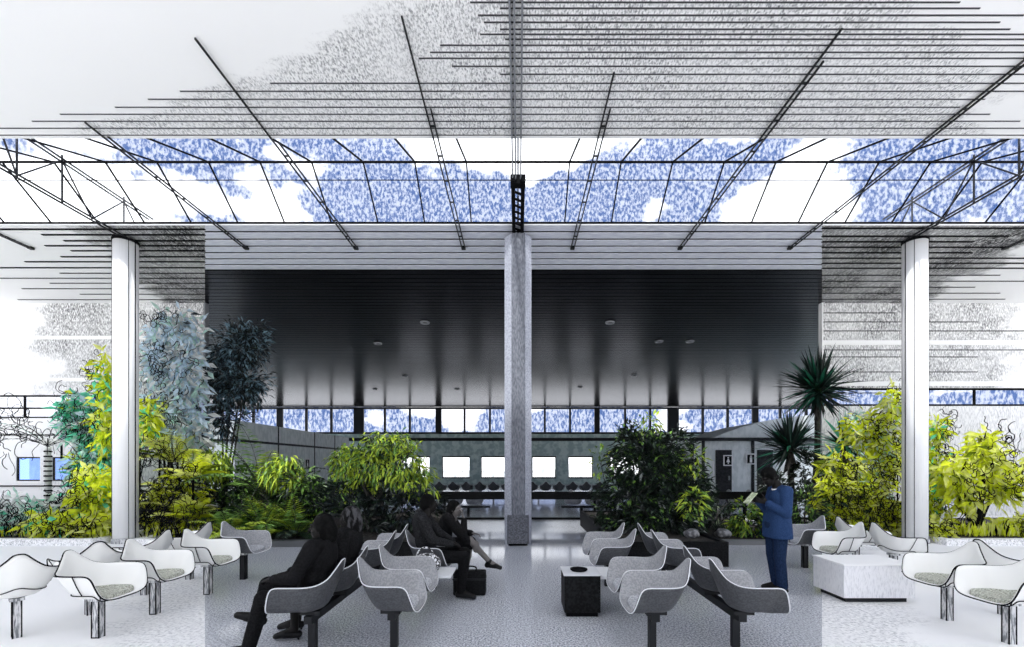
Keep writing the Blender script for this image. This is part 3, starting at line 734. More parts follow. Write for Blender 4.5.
def shrub(name, label, cat, base, blobs, n, L, W, mats, wts, group=None, trunk=.03, ink=0, inksize=.5, leafkw={}, bark=None, nb=2):
    o = thing(name, label, cat, base, group=group)
    m = MB(); blob_leaves(m, blobs, n, L, W, wts, **leafkw); m.build('foliage', mats, o)
    m = MB(); branches(m, base, blobs, trunk, nb); m.build('branchwork', bark or BARK, o)
    if ink: m = MB(); scribble(m, blobs, int(ink*1.1), size=inksize*.62); tag(m.build('ink_twigs', INK, o), kind='stuff')
    return o
def fern(name, label, base, n, L, mats, wts, W=.16, lift=.9, group='ferns in the left bed', r=RNG, cat='fern', stem=0., ink=0):
    """rosette of arching fronds, each with paired leaflets"""
    o = thing(name, label, cat, base, group=group); top = V(base)+V((0,0,stem)); m = MB(); rb = MB()
    for i in range(n):
        a = 6.283*i/n+r.uniform(-.25,.25); e = lift*r.uniform(.6,1.25); l = L*r.uniform(.75,1.15)
        d = V((math.cos(a)*math.cos(e), math.sin(a)*math.cos(e), math.sin(e))); p = top.copy(); pts = [p]; mi = r.choices(range(len(wts)), wts)[0]
        for k in range(9):
            p = p+d*l/9; d = (d-V((0,0,.17))).normalized(); pts.append(p)
            s = d.cross(V((0,0,1)))
            s = s.normalized() if s.length > .01 else V((1,0,0))
            ww = W*math.sin(math.pi*(.12+.85*k/9))
            for sd in (-1,1):
                for h in (0,.5): m.leaf(p-d*l/9*h, s*sd+d*.55+V((0,0,-.15)), ww*1.6, ww*.42, mi, .2, 1, r)
        rb.tube(pts, [.010]*5+[.006]*5, 4)
    if stem: MB().tube([base, top], [.07,.06] if not ink or stem > 1.8 else [.03,.025], 8).build('trunk', D_WHITE if stem > 1.8 else (INK if ink else BARK), o)
    m.build('fronds', mats, o); rb.build('frond_ribs', INK if ink else BARK, o)
    if ink: q = MB(); scribble(q, [(top+V((0,0,L*.2)),(L*.7,L*.5,L*.4))], ink, size=.5); tag(q.build('ink_twigs', INK, o), kind='stuff')
    return o
def yucca(label, base, h, n, L, W, mats, wts, lean=0., r=RNG):
    o = thing('yucca', label, 'yucca', base); b = V(base); top = b+V((lean,0,h))
    MB().tube(catmull([b, b.lerp(top,.5)+V((lean*.3,0,0)), top], 6), [.10,.095,.09,.085,.08,.08,.075,.075,.075,.08,.085,.09,.06][:13], 10).build('trunk', BARK, o, smooth=True)
    m = MB()
    for i in range(n):
        u = rvec(r); e = r.uniform(-.75,1.5); a = r.uniform(0,6.28)
        d = V((math.cos(a)*math.cos(e), math.sin(a)*math.cos(e), math.sin(e)))
        m.leaf(top+d*.05+V((0,0,r.uniform(-.15,.1))), d, L*r.uniform(.7,1.1), W, r.choices(range(len(wts)), wts)[0], .25, 4, r)
    m.build('leaf_rosette', mats, o)
    m = MB()
    for i in range(26):
        a = r.uniform(0,6.28); m.leaf(top+V((0,0,-.15-r.uniform(0,.3))), (math.cos(a)*.5, math.sin(a)*.5, -1), L*.4, W*.8, 0, .3, 2, r)
    m.build('dead_leaf_skirt', BARK, o)
    return o
# --- photographed bed, left
p = at(384,505,9.3); p.z = .34
B = [(at(375,468,9.6),(.62,.6,.62)),(at(400,463,9.4),(.62,.6,.55)),(at(355,470,9.6),(.5,.55,.50)),(at(412,482,9.3),(.45,.5,.45)),(at(385,448,9.7),(.6,.55,.38)),(at(346,462,9.5),(.32,.4,.35))]
shrub('round_tree', 'round lime green weeping tree in the left black planter', 'tree', (p.x,9.3,.34), B, 4200, .17, .05, [G_LIME,G_MID,G_DARK,G_PALE], [5,3,2.4,.5], trunk=.05, leafkw=dict(out=.45, down=.55, droop=.6, clump=.2))
B = [(at(x,y,Y),(.5,.45,.4)) for x,y,Y in ((350,515,8.6),(380,508,8.8),(405,512,8.6),(430,520,9.0),(365,530,8.0),(345,500,9.2),(420,500,9.5))]
shrub('dark_shrub', 'dark blackish shrub under the round lime tree behind the seated people', 'shrub', (-2.6,8.7,.34), B, 2600, .17, .06, [G_BLK,G_DARK,G_GREY,G_SLATE], [6,2,.18,1], leafkw=dict(clump=.15))
B = [(at(238,350,12.5),(.95,.7,.75)),(at(222,385,12.5),(.85,.7,.8)),(at(245,385,12.3),(.7,.6,.6)),(at(222,420,12.4),(.6,.6,.6)),(at(250,335,12.5),(.6,.5,.35))]
shrub('blue_leaf_tree', 'tall dark tree with blue grey leaves at the left of the dark hall', 'tree', (-8.55,12.4,.1), B, 5200, .2, .055, [G_BLUE,G_SLATE,G_BLK], [4,4,4], trunk=.035, leafkw=dict(clump=.28, out=.6, inner=.2), nb=5)
fs = [(262,545,9.35,1.0,18,'with bright green fronds at the front kerb'),(228,540,9.3,.8,16,'small spiky one at the kerb near the left seam'),(296,542,9.4,.8,16,'nearest the seated figures, leafy and pale'),(280,520,10.0,1.1,18,'tall arching one behind the kerb ferns'),(243,515,10.2,1.1,18,'dark one in the middle of the bed')]
for i, (x, y, Y, L, n, lab) in enumerate(fs):
    b = at(x, y, Y); fern('fern', 'green fern in the left bed, '+lab, (b.x,Y,.09), n, L, [G_MID,G_LIME,G_DARK], [(5,4,1),(4,5,.5),(4,4,.5),(5,3,1),(3,1,4)][i], W=.15, lift=1.15)
b = at(262,500,11.0); fern('tree_fern', 'tall tree fern with long arching fronds rising over the left bed', (b.x,11.,.09), 14, 2.0, [G_MID,G_DARK,G_LIME], [5,2,2], W=.2, lift=1.05, cat='fern', stem=.75, group=None)
for (x, y, Y, sx, lab) in ((283,470,10.6,.5,'hanging yellow green leaves beside the tree fern'),(214,462,11.3,.4,'yellow green leaves beside the seam post on the left')):
    b = at(x,y,Y); shrub('lime_shrub', 'shrub of '+lab, 'shrub', (b.x,Y,.09), [(b,(sx,.4,.42))], 420, .26, .05, [G_LIME,G_MID], [4,2], trunk=.02, leafkw=dict(down=.9, droop=.9, out=.3))
for (x, y, Y, lab) in ((225,500,11.8,'next to the left seam post'),(262,512,11.9,'behind the ferns'),(300,505,11.4,'at the right end of the fern bed'),(322,500,10.6,'between fern bed and seated figures')):
    b = at(x,y,Y); shrub('dark_shrub', 'dark leafy shrub filling the left bed '+lab, 'shrub', (b.x,Y,.09), [(V((b.x,Y,.7)),(.85,.6,.65)),(V((b.x+.3,Y-.4,.45)),(.6,.5,.4)),(V((b.x-.4,Y-.2,1.2)),(.5,.4,.5))], 1500, .22, .07, [G_BLK,G_DARK,G_MID,G_PALE], [3,4,3,.6], group='dark shrubs filling the left bed')
# --- photographed beds, right
B = [(at(648,470,9.3),(.85,.75,.75)),(at(632,500,9.0),(.75,.7,.6)),(at(672,495,9.1),(.75,.7,.65)),(at(640,445,9.6),(.6,.6,.45)),(at(668,450,9.6),(.55,.55,.45)),(at(655,520,8.6),(.95,.7,.45)),(at(610,520,9.2),(.38,.5,.38)),(at(690,480,9.4),(.4,.4,.5))]
shrub('dark_bush', 'big dark leafy bush in the right black planter beside the column', 'bush', (2.75,9.2,.37), B, 9500, .16, .06, [G_BLK,G_DARK,G_MID,G_GREY], [6,4,.7,.25], trunk=.05, leafkw=dict(clump=.2))
for (x, y, Y, n, lab) in ((648,425,9.9,80,'above the top of the dark bush'),(600,462,9.6,45,'at the left side of the dark bush'),(693,462,9.0,70,'at the upper right of the dark bush'),(694,503,8.3,110,'low at the right of the dark bush')):
    b = at(x,y,Y); shrub('lime_sprig', 'sprig of bright lime leaves '+lab, 'plant', (b.x+(2.8-b.x)*.4,Y,.37), [(b,(.26,.25,.34))], n, .17, .06, [G_LIME,G_MID], [3,2], trunk=.012, leafkw=dict(down=.3))
for (x, y, Y, sx, sz, n, mats_, wts_, lab) in (
   (745,518,9.8,.45,.38,700,[G_MID,G_LIME,G_DARK],[4,2,2],'bright green low shrub at the kerb left of the standing person'),
   (765,528,9.5,.35,.3,420,[G_DARK,G_BLK,G_YUC2],[4,4,1],'dark low shrub directly behind the standing person'),
   (718,512,10.6,.6,.4,900,[G_BLK,G_DARK,G_PALE],[5,4,.5],'dark ragged shrub between dark bush and bright low shrub'),
   (806,510,9.8,.35,.55,800,[G_MID,G_DARK,G_BLK],[3,3,3],'green shrub just right of the standing person'),
   (812,475,11.4,.55,.8,1000,[G_BLK,G_DARK],[5,2],'blackish shrub at the foot of the tall yucca'),
   (775,492,11.2,.5,.5,800,[G_BLK,G_DARK,G_GREY],[5,3,.5],'dark shrub under the shorter yucca')):
    b = at(x,y,Y); z0 = .08; shrub('low_shrub', lab, 'shrub', (b.x,Y,z0), [(b,(sx,.4,sz)),(V((b.x+.1,Y,max(.3,b.z-sz))),(sx*.9,.4,.3))], n, .18, .05, mats_, wts_, leafkw=dict(clump=.12))
b = at(818,390,12.0); yucca('tall spiky yucca with a slender trunk, right of the standing person', (b.x-.15,12.,.08), b.z-.08, 300, 1.15, .075, [G_YUC,G_BLK,G_YUC2], [5,4,1.6], .15)
b = at(790,448,11.6); yucca('shorter spiky dark yucca just above the standing person', (b.x+.2,11.6,.08), b.z-.08, 230, 1.0, .07, [G_YUC,G_BLK,G_YUC2], [5,4,1.4], -.2)
b = at(845,440,11.4); yucca('drawn yucca with teal sword leaves right of the seam', (b.x,11.4,.08), b.z-.2, 90, .95, .09, [D_TEAL,D_PTEAL,G_YUC], [4,3,2], 0)
ROCK = grain('rock', (.10,.10,.105), (.30,.30,.31), 9, rough=.9)
for (x, y, Y, r_, lab) in ((706,536,8.2,.16,'pale round rock in the right planter'),(692,541,7.8,.11,'small rock at the corner of the right planter'),(722,536,9.5,.14,'rock on the kerb bed behind the right planter')):
    b = at(x,y,Y); b.z = .37+r_*.6 if b.x < 3.45 else .07+r_*.6
    q = MB().ell(b, (r_*1.2,r_,r_*.8), n=18, k=12).build('rock', ROCK, None, smooth=True)
    q.location = b
    for v in q.data.vertices: v.co = (V(v.co)-b); v.co *= 1+.35*mnoise.noise(V(v.co)*7+b)
    tag(q, lab, 'rock')
# --- drawn plants, left
def drawn(name, label, cat, base, blobs, n, L, W, mats, wts, ink, trunk=.02, size=.5, vert=.5, **kw):
    return shrub(name, label, cat, base, blobs, n, L, W, mats, wts, trunk=trunk, ink=ink, inksize=size, bark=INK, leafkw=dict(out=.3, down=vert, droop=.3, inner=.2, front=True), **kw)
def DB(lst): return [(at(x,y,Y),(rx,.35,rz)) for x,y,Y,rx,rz in lst]
drawn('drawn_tree', 'tall drawn tree of white and pale blue leaves between column and seam', 'tree', (-9.1,11.2,.12), DB([(175,330,11.2,.8,.6),(160,365,11.2,.6,.8),(185,375,11.2,.6,1.1),(165,415,11.1,.8,.7),(190,430,11.1,.5,.7)]), 2000, .32, .11, [D_BLUE,D_WHITE,D_PTEAL,G_SLATE], [5,4,1.5,.15], 150, trunk=.035)
drawn('drawn_tree', 'drawn lime sapling close behind the left white column', 'tree', (-9.95,10.9,.12), DB([(108,385,10.9,.25,.9),(150,420,10.7,.28,.7),(108,430,10.9,.3,.6)]), 800, .3, .09, [D_LIME,D_YEL,D_TEAL], [4,2,1.5], 60)
drawn('drawn_tree', 'tall drawn tree of teal green leaves left of the left column', 'tree', (-11.2,11.6,.14), DB([(78,415,11.6,.4,.7),(98,430,11.6,.4,1.0),(93,465,11.5,.45,.7)]), 1500, .38, .12, [D_TEAL,D_PTEAL,D_BLUE,D_LIME], [5,2,2,.8], 110)
o = fern('drawn_palm', 'drawn palm with a ringed trunk and thin pale fronds, far left', (at(48,540,11.).x,11.,.14), 15, 1.7, [D_WHITE,D_PTEAL,D_BLUE,D_WHITE], [4,1,2,2], W=.10, lift=.8, cat='palm', stem=2.0, group=None, ink=60)
m = MB(); bx_ = at(48,540,11.).x
for k in range(15): m.lathe((bx_,11.,.25+k*.125), [(.075,0),(.085,.02),(.075,.04)], 10)
m.build('trunk_rings', INK, o)
for (x, y, Y, rx, rz, n, mats_, wts_, ink, lab) in (
  (30,515,9.9,.55,.45,420,[D_WHITE,D_PTEAL,D_TEAL],[4,3,2],60,'drawn bushy plant of white and pale teal leaves at the far left'),
  (0,510,10.0,.5,.5,300,[D_WHITE,D_PTEAL],[5,2],50,'drawn white leafy plant cut by the left edge'),
  (95,490,10.4,.5,.7,700,[D_LIME,D_YEL,D_TEAL],[5,3,.8],55,'drawn lime shrub against the left white column'),
  (60,522,9.5,.7,.30,520,[D_LIME,D_YEL,D_TEAL],[5,4,.7],40,'drawn low lime shrub before the ringed palm'),
  (100,528,9.5,.4,.28,320,[D_LIME,D_YEL],[4,4],40,'drawn low lime clump at the foot of the left column'),
  (75,500,10.7,.4,.25,200,[D_PTEAL,D_WHITE,D_TEAL],[4,4,1],60,'drawn pale teal shrub right of the ringed palm')):
    b = at(x,y,Y); drawn('drawn_shrub', lab, 'shrub', (b.x,Y,.12), [(b,(rx,.35,rz)),(V((b.x,Y,max(.35,b.z-rz*.7))),(rx*.8,.3,.3))], n, .32, .10, mats_, wts_, ink)
for (x, y, Y, st, L, lab) in ((172,540,10.6,1.6,.95,'drawn lime palm with drooping leaves right of the left column'),(193,540,10.2,1.2,.75,'drawn lime palm beside the left seam post'),(162,540,10.2,.3,.7,'drawn lime ground palm at the foot of the left column'),(188,540,9.5,.3,.7,'drawn lime ground palm near the seam and fern bed')):
    b = at(x,y,Y); fern('drawn_palm', lab, (b.x,Y,.1), 12, L, [D_LIME,D_YEL,D_OLIVE], [5,4,.6], W=.2, lift=1.25, cat='palm', stem=st, group=None, ink=42)
b = at(175,500,10.4); drawn('drawn_shrub', 'drawn thicket of lime and black blades under the lime palms', 'shrub', (b.x,10.4,.1), [(b,(.85,.3,.75)),(V((b.x,10.4,.45)),(.9,.3,.4))], 900, .35, .07, [D_LIME,D_YEL,G_BLK,D_WHITE], [5,3,2.5,1], 120)
# --- drawn plants, right
drawn('drawn_tree', 'tall drawn lime tree just left of the right white column', 'tree', (9.35,10.6,.1), DB([(893,410,10.6,.25,.7),(885,450,10.6,.4,.8),(870,480,10.5,.6,.6),(862,430,10.9,.5,.5)]), 1500, .28, .08, [D_LIME,D_YEL,D_PTEAL,D_WHITE], [5,3,1.2,1.5], 190)
b = at(858,505,10.2); drawn('drawn_shrub', 'drawn wide lime thicket with black scribbles between seam and right column', 'shrub', (b.x,10.2,.1), DB([(835,500,10.2,.5,.7),(865,510,10.2,.6,.6),(890,515,10.2,.4,.5),(838,470,10.6,.4,.5)]), 1700, .3, .08, [D_LIME,D_YEL,G_DARK,D_OLIVE], [6,3,1.2,1.2], 230)
drawn('drawn_tree', 'drawn lime climber tree just right of the right white column', 'tree', (10.6,11.0,.12), DB([(934,430,11.,.25,.5),(936,465,11.,.32,.7),(930,500,10.9,.3,.6)]), 620, .28, .09, [D_LIME,D_YEL,D_TEAL,D_WHITE], [5,3,1.4,1], 110)
drawn('drawn_tree', 'drawn small lime tree with black forked trunk at the right', 'tree', (at(976,540,10.).x,10.,.12), DB([(955,475,10.,.4,.45),(985,460,10.,.45,.5),(1002,485,10.,.35,.4),(965,495,10.,.4,.35),(982,440,10.1,.25,.3)]), 900, .30, .10, [D_LIME,D_YEL,D_OLIVE], [5,4,.3], 95, trunk=.06, nb=4)
for (x, y, Y, rx, rz, n, lab) in ((925,530,9.6,.5,.18,300,'drawn low lime clump right of the column foot'),(948,526,10.2,.35,.25,200,'drawn lime shrub before the climber tree'),(1012,528,9.8,.5,.22,300,'drawn low lime shrub at the right edge'),(1024,470,10.2,.25,.5,120,'drawn lime plant with big leaves cut by the right edge'),(905,522,9.9,.3,.35,260,'drawn lime clump at the foot of the right column')):
    b = at(x,y,Y); drawn('drawn_shrub', lab, 'shrub', (b.x,Y,.1), [(b,(rx,.35,rz)),(V((b.x,Y,.32)),(rx*.9,.3,.2))], n, .3, .09, [D_LIME,D_YEL,D_WHITE], [4,5,.5], 40)
m = MB()
for _ in range(900):
    x = RNG.uniform(9.8,15.5); Y = RNG.uniform(9.35,9.7); m.leaf((x,Y,.12), (RNG.uniform(-.3,.3),RNG.uniform(-.2,.1),1), RNG.uniform(.15,.36), .05, RNG.choices((0,1,2),(5,4,1))[0], .3, 2, RNG)
q = tag(m.build('drawn_grass', [D_LIME,D_YEL,INK]), 'drawn fringe of lime grass along the right white kerb', 'grass', kind='stuff')
m = MB()
for _ in range(700):
    x = RNG.uniform(-14.5,-6.6); Y = RNG.uniform(9.2,9.5)
    if abs(x+8.47) < .4: continue
    m.leaf((x,Y,.12), (RNG.uniform(-.4,.4),RNG.uniform(-.2,.1),1), RNG.uniform(.12,.3), .035, RNG.choices((0,1,2),(2,1.5,4))[0], .3, 2, RNG)
q = tag(m.build('drawn_grass', [D_LIME,D_YEL,INK]), 'drawn fringe of black and lime grass along the left kerb', 'grass', kind='stuff')
# ------------------------------------------------------------------ people
def remeshed(mb, name, mat, parent, vox=.010, sm=6, fac=.5):
    o = mb.build(name, mat, parent, smooth=True)
    r = o.modifiers.new('remesh', 'REMESH'); r.mode = 'VOXEL'; r.voxel_size = vox; r.use_smooth_shade = True
    s = o.modifiers.new('smooth', 'SMOOTH'); s.iterations = sm; s.factor = fac
    return o
def frame(up, fwd):
    z = V(up).normalized(); x = V(fwd).cross(z).normalized()*-1; x = z.cross(V(fwd)).normalized(); y = z.cross(x).normalized()
    return Matrix((x, y, z)).transposed()           # columns: lateral, back, up (face looks to -y)
def hand(m, wr, d, palm, side, curl=.5, s=1.):
    """palm and five bent fingers; d = along hand, palm = palm normal, side = towards the thumb"""
    wr = V(wr); d = V(d).normalized(); palm = V(palm); palm = (palm-d*palm.dot(d)).normalized(); lat = d.cross(palm).normalized()*side
    c = wr+d*.05*s
    for k in (-.026,-.009,.009,.026): m.cap(wr+lat*k*.6*s+d*.012*s, wr+d*.088*s+lat*k*s, .014*s, .0115*s, 8)
    for i, (k, l) in enumerate(((.028,.068),(.0095,.078),(-.0095,.072),(-.028,.056))):
        p = wr+d*.09*s+lat*k*s; dd = d.copy()
        for j, q in enumerate((.45,.32,.26)):
            a = curl*(.5+.4*j)*(1+.08*i); dd = (dd*math.cos(a)+palm*math.sin(a)).normalized()
            e = p+dd*l*q*s; m.cap(p, e, (.0095-.001*j)*s, (.0088-.001*j)*s, 8); p = e
    p = wr+d*.022*s+lat*.024*s; dd = (d*.55+lat*.75+palm*.25).normalized()
    for l, r1 in ((.042,.012),(.030,.0105),(.025,.009)):
        e = p+dd*l*s; m.cap(p, e, r1*s, r1*.9*s, 8); p = e; dd = (dd+palm*.3+d*.3).normalized()
def head(m, c, up, fwd, s=1.):
    M = frame(up, fwd); c = V(c)
    def L(x,y,z): return c+M@V((x*s,y*s,z*s))
    m.ell(L(0,.012,.025), (.074*s,.092*s,.088*s), M, 18, 12)            # cranium
    m.ell(L(0,-.025,-.035), (.058*s,.066*s,.075*s), M, 16, 10)          # face and jaw
    m.ell(L(0,-.058,-.088), (.030*s,.026*s,.024*s), M)                  # chin
    m.cap(L(0,-.088,.012), L(0,-.112,-.026), .010*s, .015*s)            # nose
    for k in (-1,1):
        m.cap(L(k*.012,-.084,.022), L(k*.045,-.078,.024), .010*s, .009*s)  # brow
        m.ell(L(k*.036,-.060,-.028), (.022*s,.022*s,.022*s), M)        # cheek
        m.ell(L(k*.078,.012,-.012), (.010*s,.022*s,.034*s), M)          # ear
    m.cap(L(-.020,-.087,-.055), L(.020,-.087,-.055), .008*s, .008*s)    # lips
    m.cap(L(0,.02,-.06), L(0,.03,-.15), .052*s, .056*s)                 # neck
    return L, M
def person(label, base, J, cols, sitting=True, hair_len=0., sc=1., shoe='flat', skirt=False, jacket=False, group=None, curl=(.5,.5)):
    """J: joints in world space; pairs are (own left, own right)"""
    skin, top, low, hair_m, shoe_m = cols
    o = thing('person', label, 'person', base); J = {k: ([V(x) for x in v] if isinstance(v, (list,)) else V(v)) for k, v in J.items()}
    pel, ch, hd = J['pelvis'], J['chest'], J['head']; lat = (J['sh'][0]-J['sh'][1]).normalized(); up = (ch-pel).normalized()
    fw = J['face']; hup = J.get('head_up', V((0,0,1)))
    bf = lat.cross(up).normalized()                                     # some body front/back axis
    M = Matrix((lat, bf, up)).transposed(); latp = (J['hip'][0]-J['hip'][1]).normalized(); Mp = Matrix((latp, latp.cross(V((0,0,1))).normalized(), V((0,0,1)))).transposed()
    m = MB(); L, HM = head(m, hd, hup, fw, sc)
    m.cap(L(0,.03,-.14), ch+up*.12, .058, .07)
    m.ell(ch, (.165,.105,.19), M, 18, 12); m.ell((ch+pel)/2, (.145,.10,.17), M, 18, 12); m.ell(pel, (.17,.12,.13), Mp, 18, 12)
    m.cap(J['sh'][0], J['sh'][1], .06, .06)
    for i in (0,1):
        m.cap(J['sh'][i], J['el'][i], .052, .040); m.cap(J['el'][i], J['wr'][i], .038, .026)
        d = J['wr'][i]-J['el'][i]; hd_ = J['hand'][i] if 'hand' in J else d
        hand(m, J['wr'][i], hd_, J['palm'][i] if 'palm' in J else V((0,0,-1)), 1 if i else -1, curl[i], 1.)
        m.cap(J['hip'][i], J['kn'][i], .082, .056); m.cap(J['kn'][i], J['an'][i], .052, .036)
        m.ell(J['kn'][i].lerp(J['an'][i], .3)+V((0,0,0)), (.052,.052,.09), None)
        m.cap(J['an'][i], J['toe'][i], .036, .026)
    remeshed(m, 'body', skin, o, .008, 4)
    # garments
    m = MB(); g = .020 if jacket else .02
    m.ell(ch, (.165+g,.105+g,.20), M, 18, 12); m.ell((ch+pel)/2, (.15+g,.105+g,.19), M, 18, 12); m.cap(J['sh'][0], J['sh'][1], .06+g*.8, .06+g*.8)
    m.cap(ch+up*.10, ch+up*.17, .085, .07)
    m.ell(pel+up*.05, (.165+g,.12+g,.13), M, 18, 12)
    if jacket:
        hem = pel-V((0,0,.16)); [m.tube([pel+latp*k+V((0,0,.16)), pel+latp*k+V((.005,0,0)), pel+latp*k+V((.01,0,-.175))], [.118,.135,.142], 18) for k in (-.075,-.03,.03,.075)]
    for i in (0,1):
        m.cap(J['sh'][i], J['el'][i], .055+g, .046+g*.8); m.cap(J['el'][i], J['el'][i].lerp(J['wr'][i],.93), .044+g*.8, .033+g*.6)
    remeshed(m, 'jacket' if jacket else 'top', top, o, .010, 3 if jacket else 5)
    if jacket:
        q = MB(); q.tube([ch+up*.155+V((-.005,0,0)), ch+up*.185+V((-.018,0,.004))], [.082,.074], 16); q.build('shirt_collar', SIGNW, o, smooth=True)
        q = MB(); cb = ch+V((.126,0,-.28)); q.bar(cb, cb+V((.03,0,-.26)), .006, .006); q.build('back_vent', INK, o)
    m = MB(); m.ell(pel, (.19,.14,.14), Mp, 18, 12)
    for i in (0,1):
        if skirt:
            m.cap(J['hip'][i], J['kn'][i].lerp(J['hip'][i], .12), .105, .085)
        else:
            m.cap(J['hip'][i], J['kn'][i], .098, .076); m.cap(J['kn'][i], J['kn'][i].lerp(J['an'][i], .96), .073, .066 if jacket else .060)
    if skirt: m.cap((J['hip'][0]+J['hip'][1])/2, (J['kn'][0]+J['kn'][1])/2, .12, .10)
    remeshed(m, 'skirt' if skirt else 'trousers', low, o, .010, 5)
    for i in (0,1):
        m = MB(); a, tq = J['an'][i], J['toe'][i]; d = (tq-a); f_ = V((d.x,d.y,0)); f_ = f_.normalized() if f_.length > .02 else d.normalized()
        heel = a-f_*.035+(V((0,0,-.045)) if abs(d.normalized().z) < .85 else V((0,0,0)))
        m.cap(heel, a.lerp(tq,.55)+V((0,0,-.015)), .036, .040); m.cap(a.lerp(tq,.5)+V((0,0,-.012)), tq+V((0,0,-.006)), .040, .030)
        if shoe == 'heel': m.cap(heel, V((heel.x,heel.y,heel.z-.05)), .018, .010)
        else: m.cap(a, heel, .042, .04)
        remeshed(m, 'shoe', shoe_m, o, .007, 3)
    m = MB()
    m.ell(L(0,.022,.040), (.086*sc,.096*sc,.090*sc), HM, 18, 12)
    m.ell(L(0,.060,-.02), (.072*sc,.050*sc,.075*sc), HM)
    for k in (-1,1): m.ell(L(k*.068,.02,.01), (.020*sc,.05*sc,.06*sc), HM)
    if hair_len:
        m.cap(L(0,.07,-.02), L(0,.075,-.05-hair_len), .07*sc, .06*sc)
        for k in (-1,1): m.cap(L(k*.065,.03,.0), L(k*.068,.04,-.05-hair_len*.8), .035*sc, .03*sc)
    h = remeshed(m, 'hair', hair_m, o, .010, 2)
    return o
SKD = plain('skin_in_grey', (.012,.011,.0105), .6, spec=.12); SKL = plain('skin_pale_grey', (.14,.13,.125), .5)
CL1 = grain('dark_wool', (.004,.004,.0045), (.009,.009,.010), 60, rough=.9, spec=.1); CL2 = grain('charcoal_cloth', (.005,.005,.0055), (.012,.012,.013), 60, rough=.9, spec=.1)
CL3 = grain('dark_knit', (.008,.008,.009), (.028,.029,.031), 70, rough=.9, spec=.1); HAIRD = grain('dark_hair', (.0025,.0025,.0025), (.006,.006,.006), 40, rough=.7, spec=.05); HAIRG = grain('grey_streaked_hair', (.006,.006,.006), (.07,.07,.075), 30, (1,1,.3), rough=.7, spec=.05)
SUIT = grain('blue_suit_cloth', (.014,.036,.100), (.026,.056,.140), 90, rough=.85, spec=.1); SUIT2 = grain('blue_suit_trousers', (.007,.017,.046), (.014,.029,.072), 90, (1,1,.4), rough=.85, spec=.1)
SHOE = plain('black_leather', (.004,.004,.0045), .4, spec=.2)
# front figure on the left outer row, facing left, leg stretched and ankle crossed
X0, Y0 = -1.86, 3.86
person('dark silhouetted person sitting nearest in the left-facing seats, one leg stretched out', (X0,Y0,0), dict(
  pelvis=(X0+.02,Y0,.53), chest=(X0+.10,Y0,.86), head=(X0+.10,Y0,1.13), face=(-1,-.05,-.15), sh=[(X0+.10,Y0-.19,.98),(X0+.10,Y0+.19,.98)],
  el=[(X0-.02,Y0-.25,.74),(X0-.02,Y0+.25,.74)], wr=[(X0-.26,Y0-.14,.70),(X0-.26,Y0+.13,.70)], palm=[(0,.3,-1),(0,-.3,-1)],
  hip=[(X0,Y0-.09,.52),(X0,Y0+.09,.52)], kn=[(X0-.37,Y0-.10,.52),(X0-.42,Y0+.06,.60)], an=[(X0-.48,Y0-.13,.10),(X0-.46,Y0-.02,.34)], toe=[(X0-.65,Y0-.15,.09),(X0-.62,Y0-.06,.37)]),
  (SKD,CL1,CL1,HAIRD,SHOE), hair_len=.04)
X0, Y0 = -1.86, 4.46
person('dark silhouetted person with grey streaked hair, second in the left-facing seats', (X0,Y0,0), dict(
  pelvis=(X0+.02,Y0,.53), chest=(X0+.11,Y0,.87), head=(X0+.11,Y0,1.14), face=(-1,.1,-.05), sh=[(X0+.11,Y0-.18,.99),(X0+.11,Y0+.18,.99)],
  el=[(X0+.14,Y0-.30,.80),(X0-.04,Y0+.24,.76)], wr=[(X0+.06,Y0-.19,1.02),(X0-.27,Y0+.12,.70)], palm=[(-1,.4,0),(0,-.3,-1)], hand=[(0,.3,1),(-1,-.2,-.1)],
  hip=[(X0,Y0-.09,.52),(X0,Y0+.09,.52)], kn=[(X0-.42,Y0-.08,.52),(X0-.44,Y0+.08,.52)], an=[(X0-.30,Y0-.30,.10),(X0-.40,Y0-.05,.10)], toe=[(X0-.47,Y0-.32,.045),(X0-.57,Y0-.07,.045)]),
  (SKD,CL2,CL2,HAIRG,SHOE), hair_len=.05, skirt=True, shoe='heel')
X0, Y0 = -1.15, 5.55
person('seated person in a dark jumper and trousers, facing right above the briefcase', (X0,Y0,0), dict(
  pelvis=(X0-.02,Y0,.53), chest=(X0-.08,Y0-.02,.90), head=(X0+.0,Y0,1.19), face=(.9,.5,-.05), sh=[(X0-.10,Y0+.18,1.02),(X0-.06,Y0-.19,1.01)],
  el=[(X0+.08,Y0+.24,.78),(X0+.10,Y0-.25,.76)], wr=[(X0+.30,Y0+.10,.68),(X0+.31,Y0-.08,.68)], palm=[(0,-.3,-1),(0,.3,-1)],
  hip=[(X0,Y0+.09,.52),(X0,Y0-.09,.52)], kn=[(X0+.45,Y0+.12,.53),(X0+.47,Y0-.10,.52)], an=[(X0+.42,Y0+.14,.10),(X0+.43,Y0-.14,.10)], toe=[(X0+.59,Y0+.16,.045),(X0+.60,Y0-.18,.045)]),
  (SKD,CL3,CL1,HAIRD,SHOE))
X0, Y0 = -1.12, 6.16
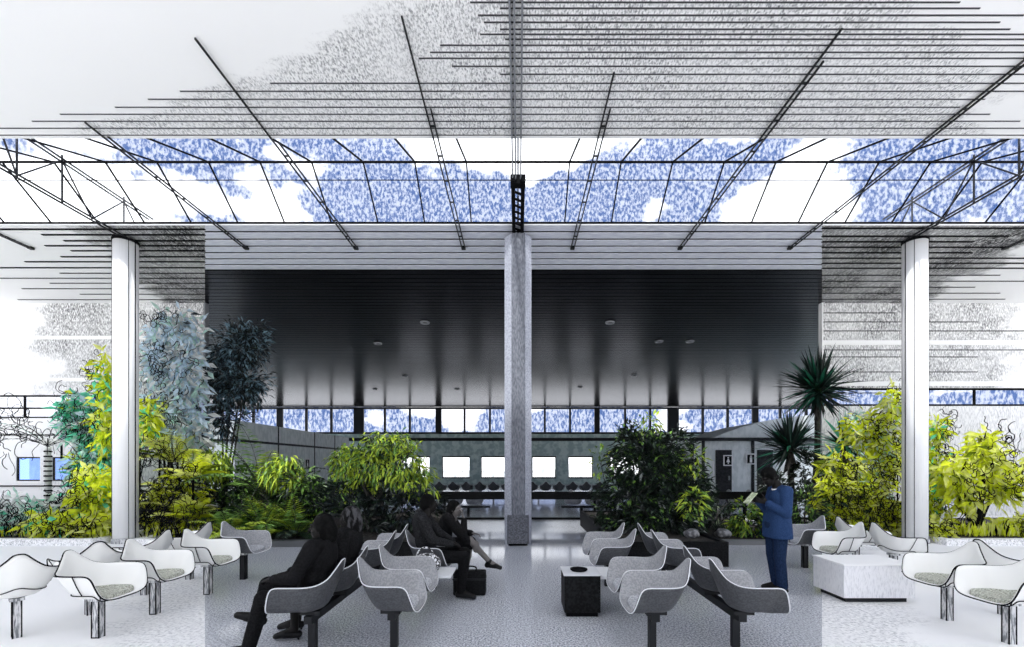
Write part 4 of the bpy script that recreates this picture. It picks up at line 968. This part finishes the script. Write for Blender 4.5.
person('seated person in dark clothes leaning forward, bare leg crossed, beyond the jumper wearer', (X0,Y0,0), dict(
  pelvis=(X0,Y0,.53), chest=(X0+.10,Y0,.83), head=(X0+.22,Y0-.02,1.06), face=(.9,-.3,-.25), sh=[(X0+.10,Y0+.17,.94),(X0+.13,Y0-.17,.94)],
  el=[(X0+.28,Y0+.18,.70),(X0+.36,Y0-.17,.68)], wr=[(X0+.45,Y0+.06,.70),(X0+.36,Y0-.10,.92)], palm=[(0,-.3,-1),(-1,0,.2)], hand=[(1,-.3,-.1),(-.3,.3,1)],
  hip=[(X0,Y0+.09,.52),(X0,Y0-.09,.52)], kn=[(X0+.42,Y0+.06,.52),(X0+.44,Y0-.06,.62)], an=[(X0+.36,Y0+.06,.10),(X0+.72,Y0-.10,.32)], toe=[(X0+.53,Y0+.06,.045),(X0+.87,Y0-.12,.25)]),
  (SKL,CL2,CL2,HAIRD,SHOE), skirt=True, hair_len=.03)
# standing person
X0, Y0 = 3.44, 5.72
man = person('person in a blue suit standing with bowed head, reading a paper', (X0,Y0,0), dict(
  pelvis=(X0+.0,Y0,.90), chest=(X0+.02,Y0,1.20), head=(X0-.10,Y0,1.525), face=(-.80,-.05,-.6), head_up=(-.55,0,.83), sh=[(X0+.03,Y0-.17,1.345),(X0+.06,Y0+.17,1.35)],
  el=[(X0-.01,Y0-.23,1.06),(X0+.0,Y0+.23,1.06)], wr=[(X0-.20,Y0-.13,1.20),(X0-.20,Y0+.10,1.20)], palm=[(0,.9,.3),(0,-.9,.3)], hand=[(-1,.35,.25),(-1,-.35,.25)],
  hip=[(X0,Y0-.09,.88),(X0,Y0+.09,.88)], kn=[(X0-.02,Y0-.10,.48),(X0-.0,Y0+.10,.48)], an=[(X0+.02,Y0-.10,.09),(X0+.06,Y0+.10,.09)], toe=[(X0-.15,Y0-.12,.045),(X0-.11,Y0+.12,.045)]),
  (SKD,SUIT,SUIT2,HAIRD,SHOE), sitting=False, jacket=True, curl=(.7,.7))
PAPER = grain('pale_green_paper', (.35,.42,.25), (.62,.66,.50), 25, rough=.8)
o = tag(MB().bar((X0-.42,Y0-.02,1.18),(X0-.30,Y0-.02,1.32),.14,.006, up=(-.8,0,-.6)).build('folded_paper', PAPER), 'pale green folded paper in the hands of the standing person', 'paper')
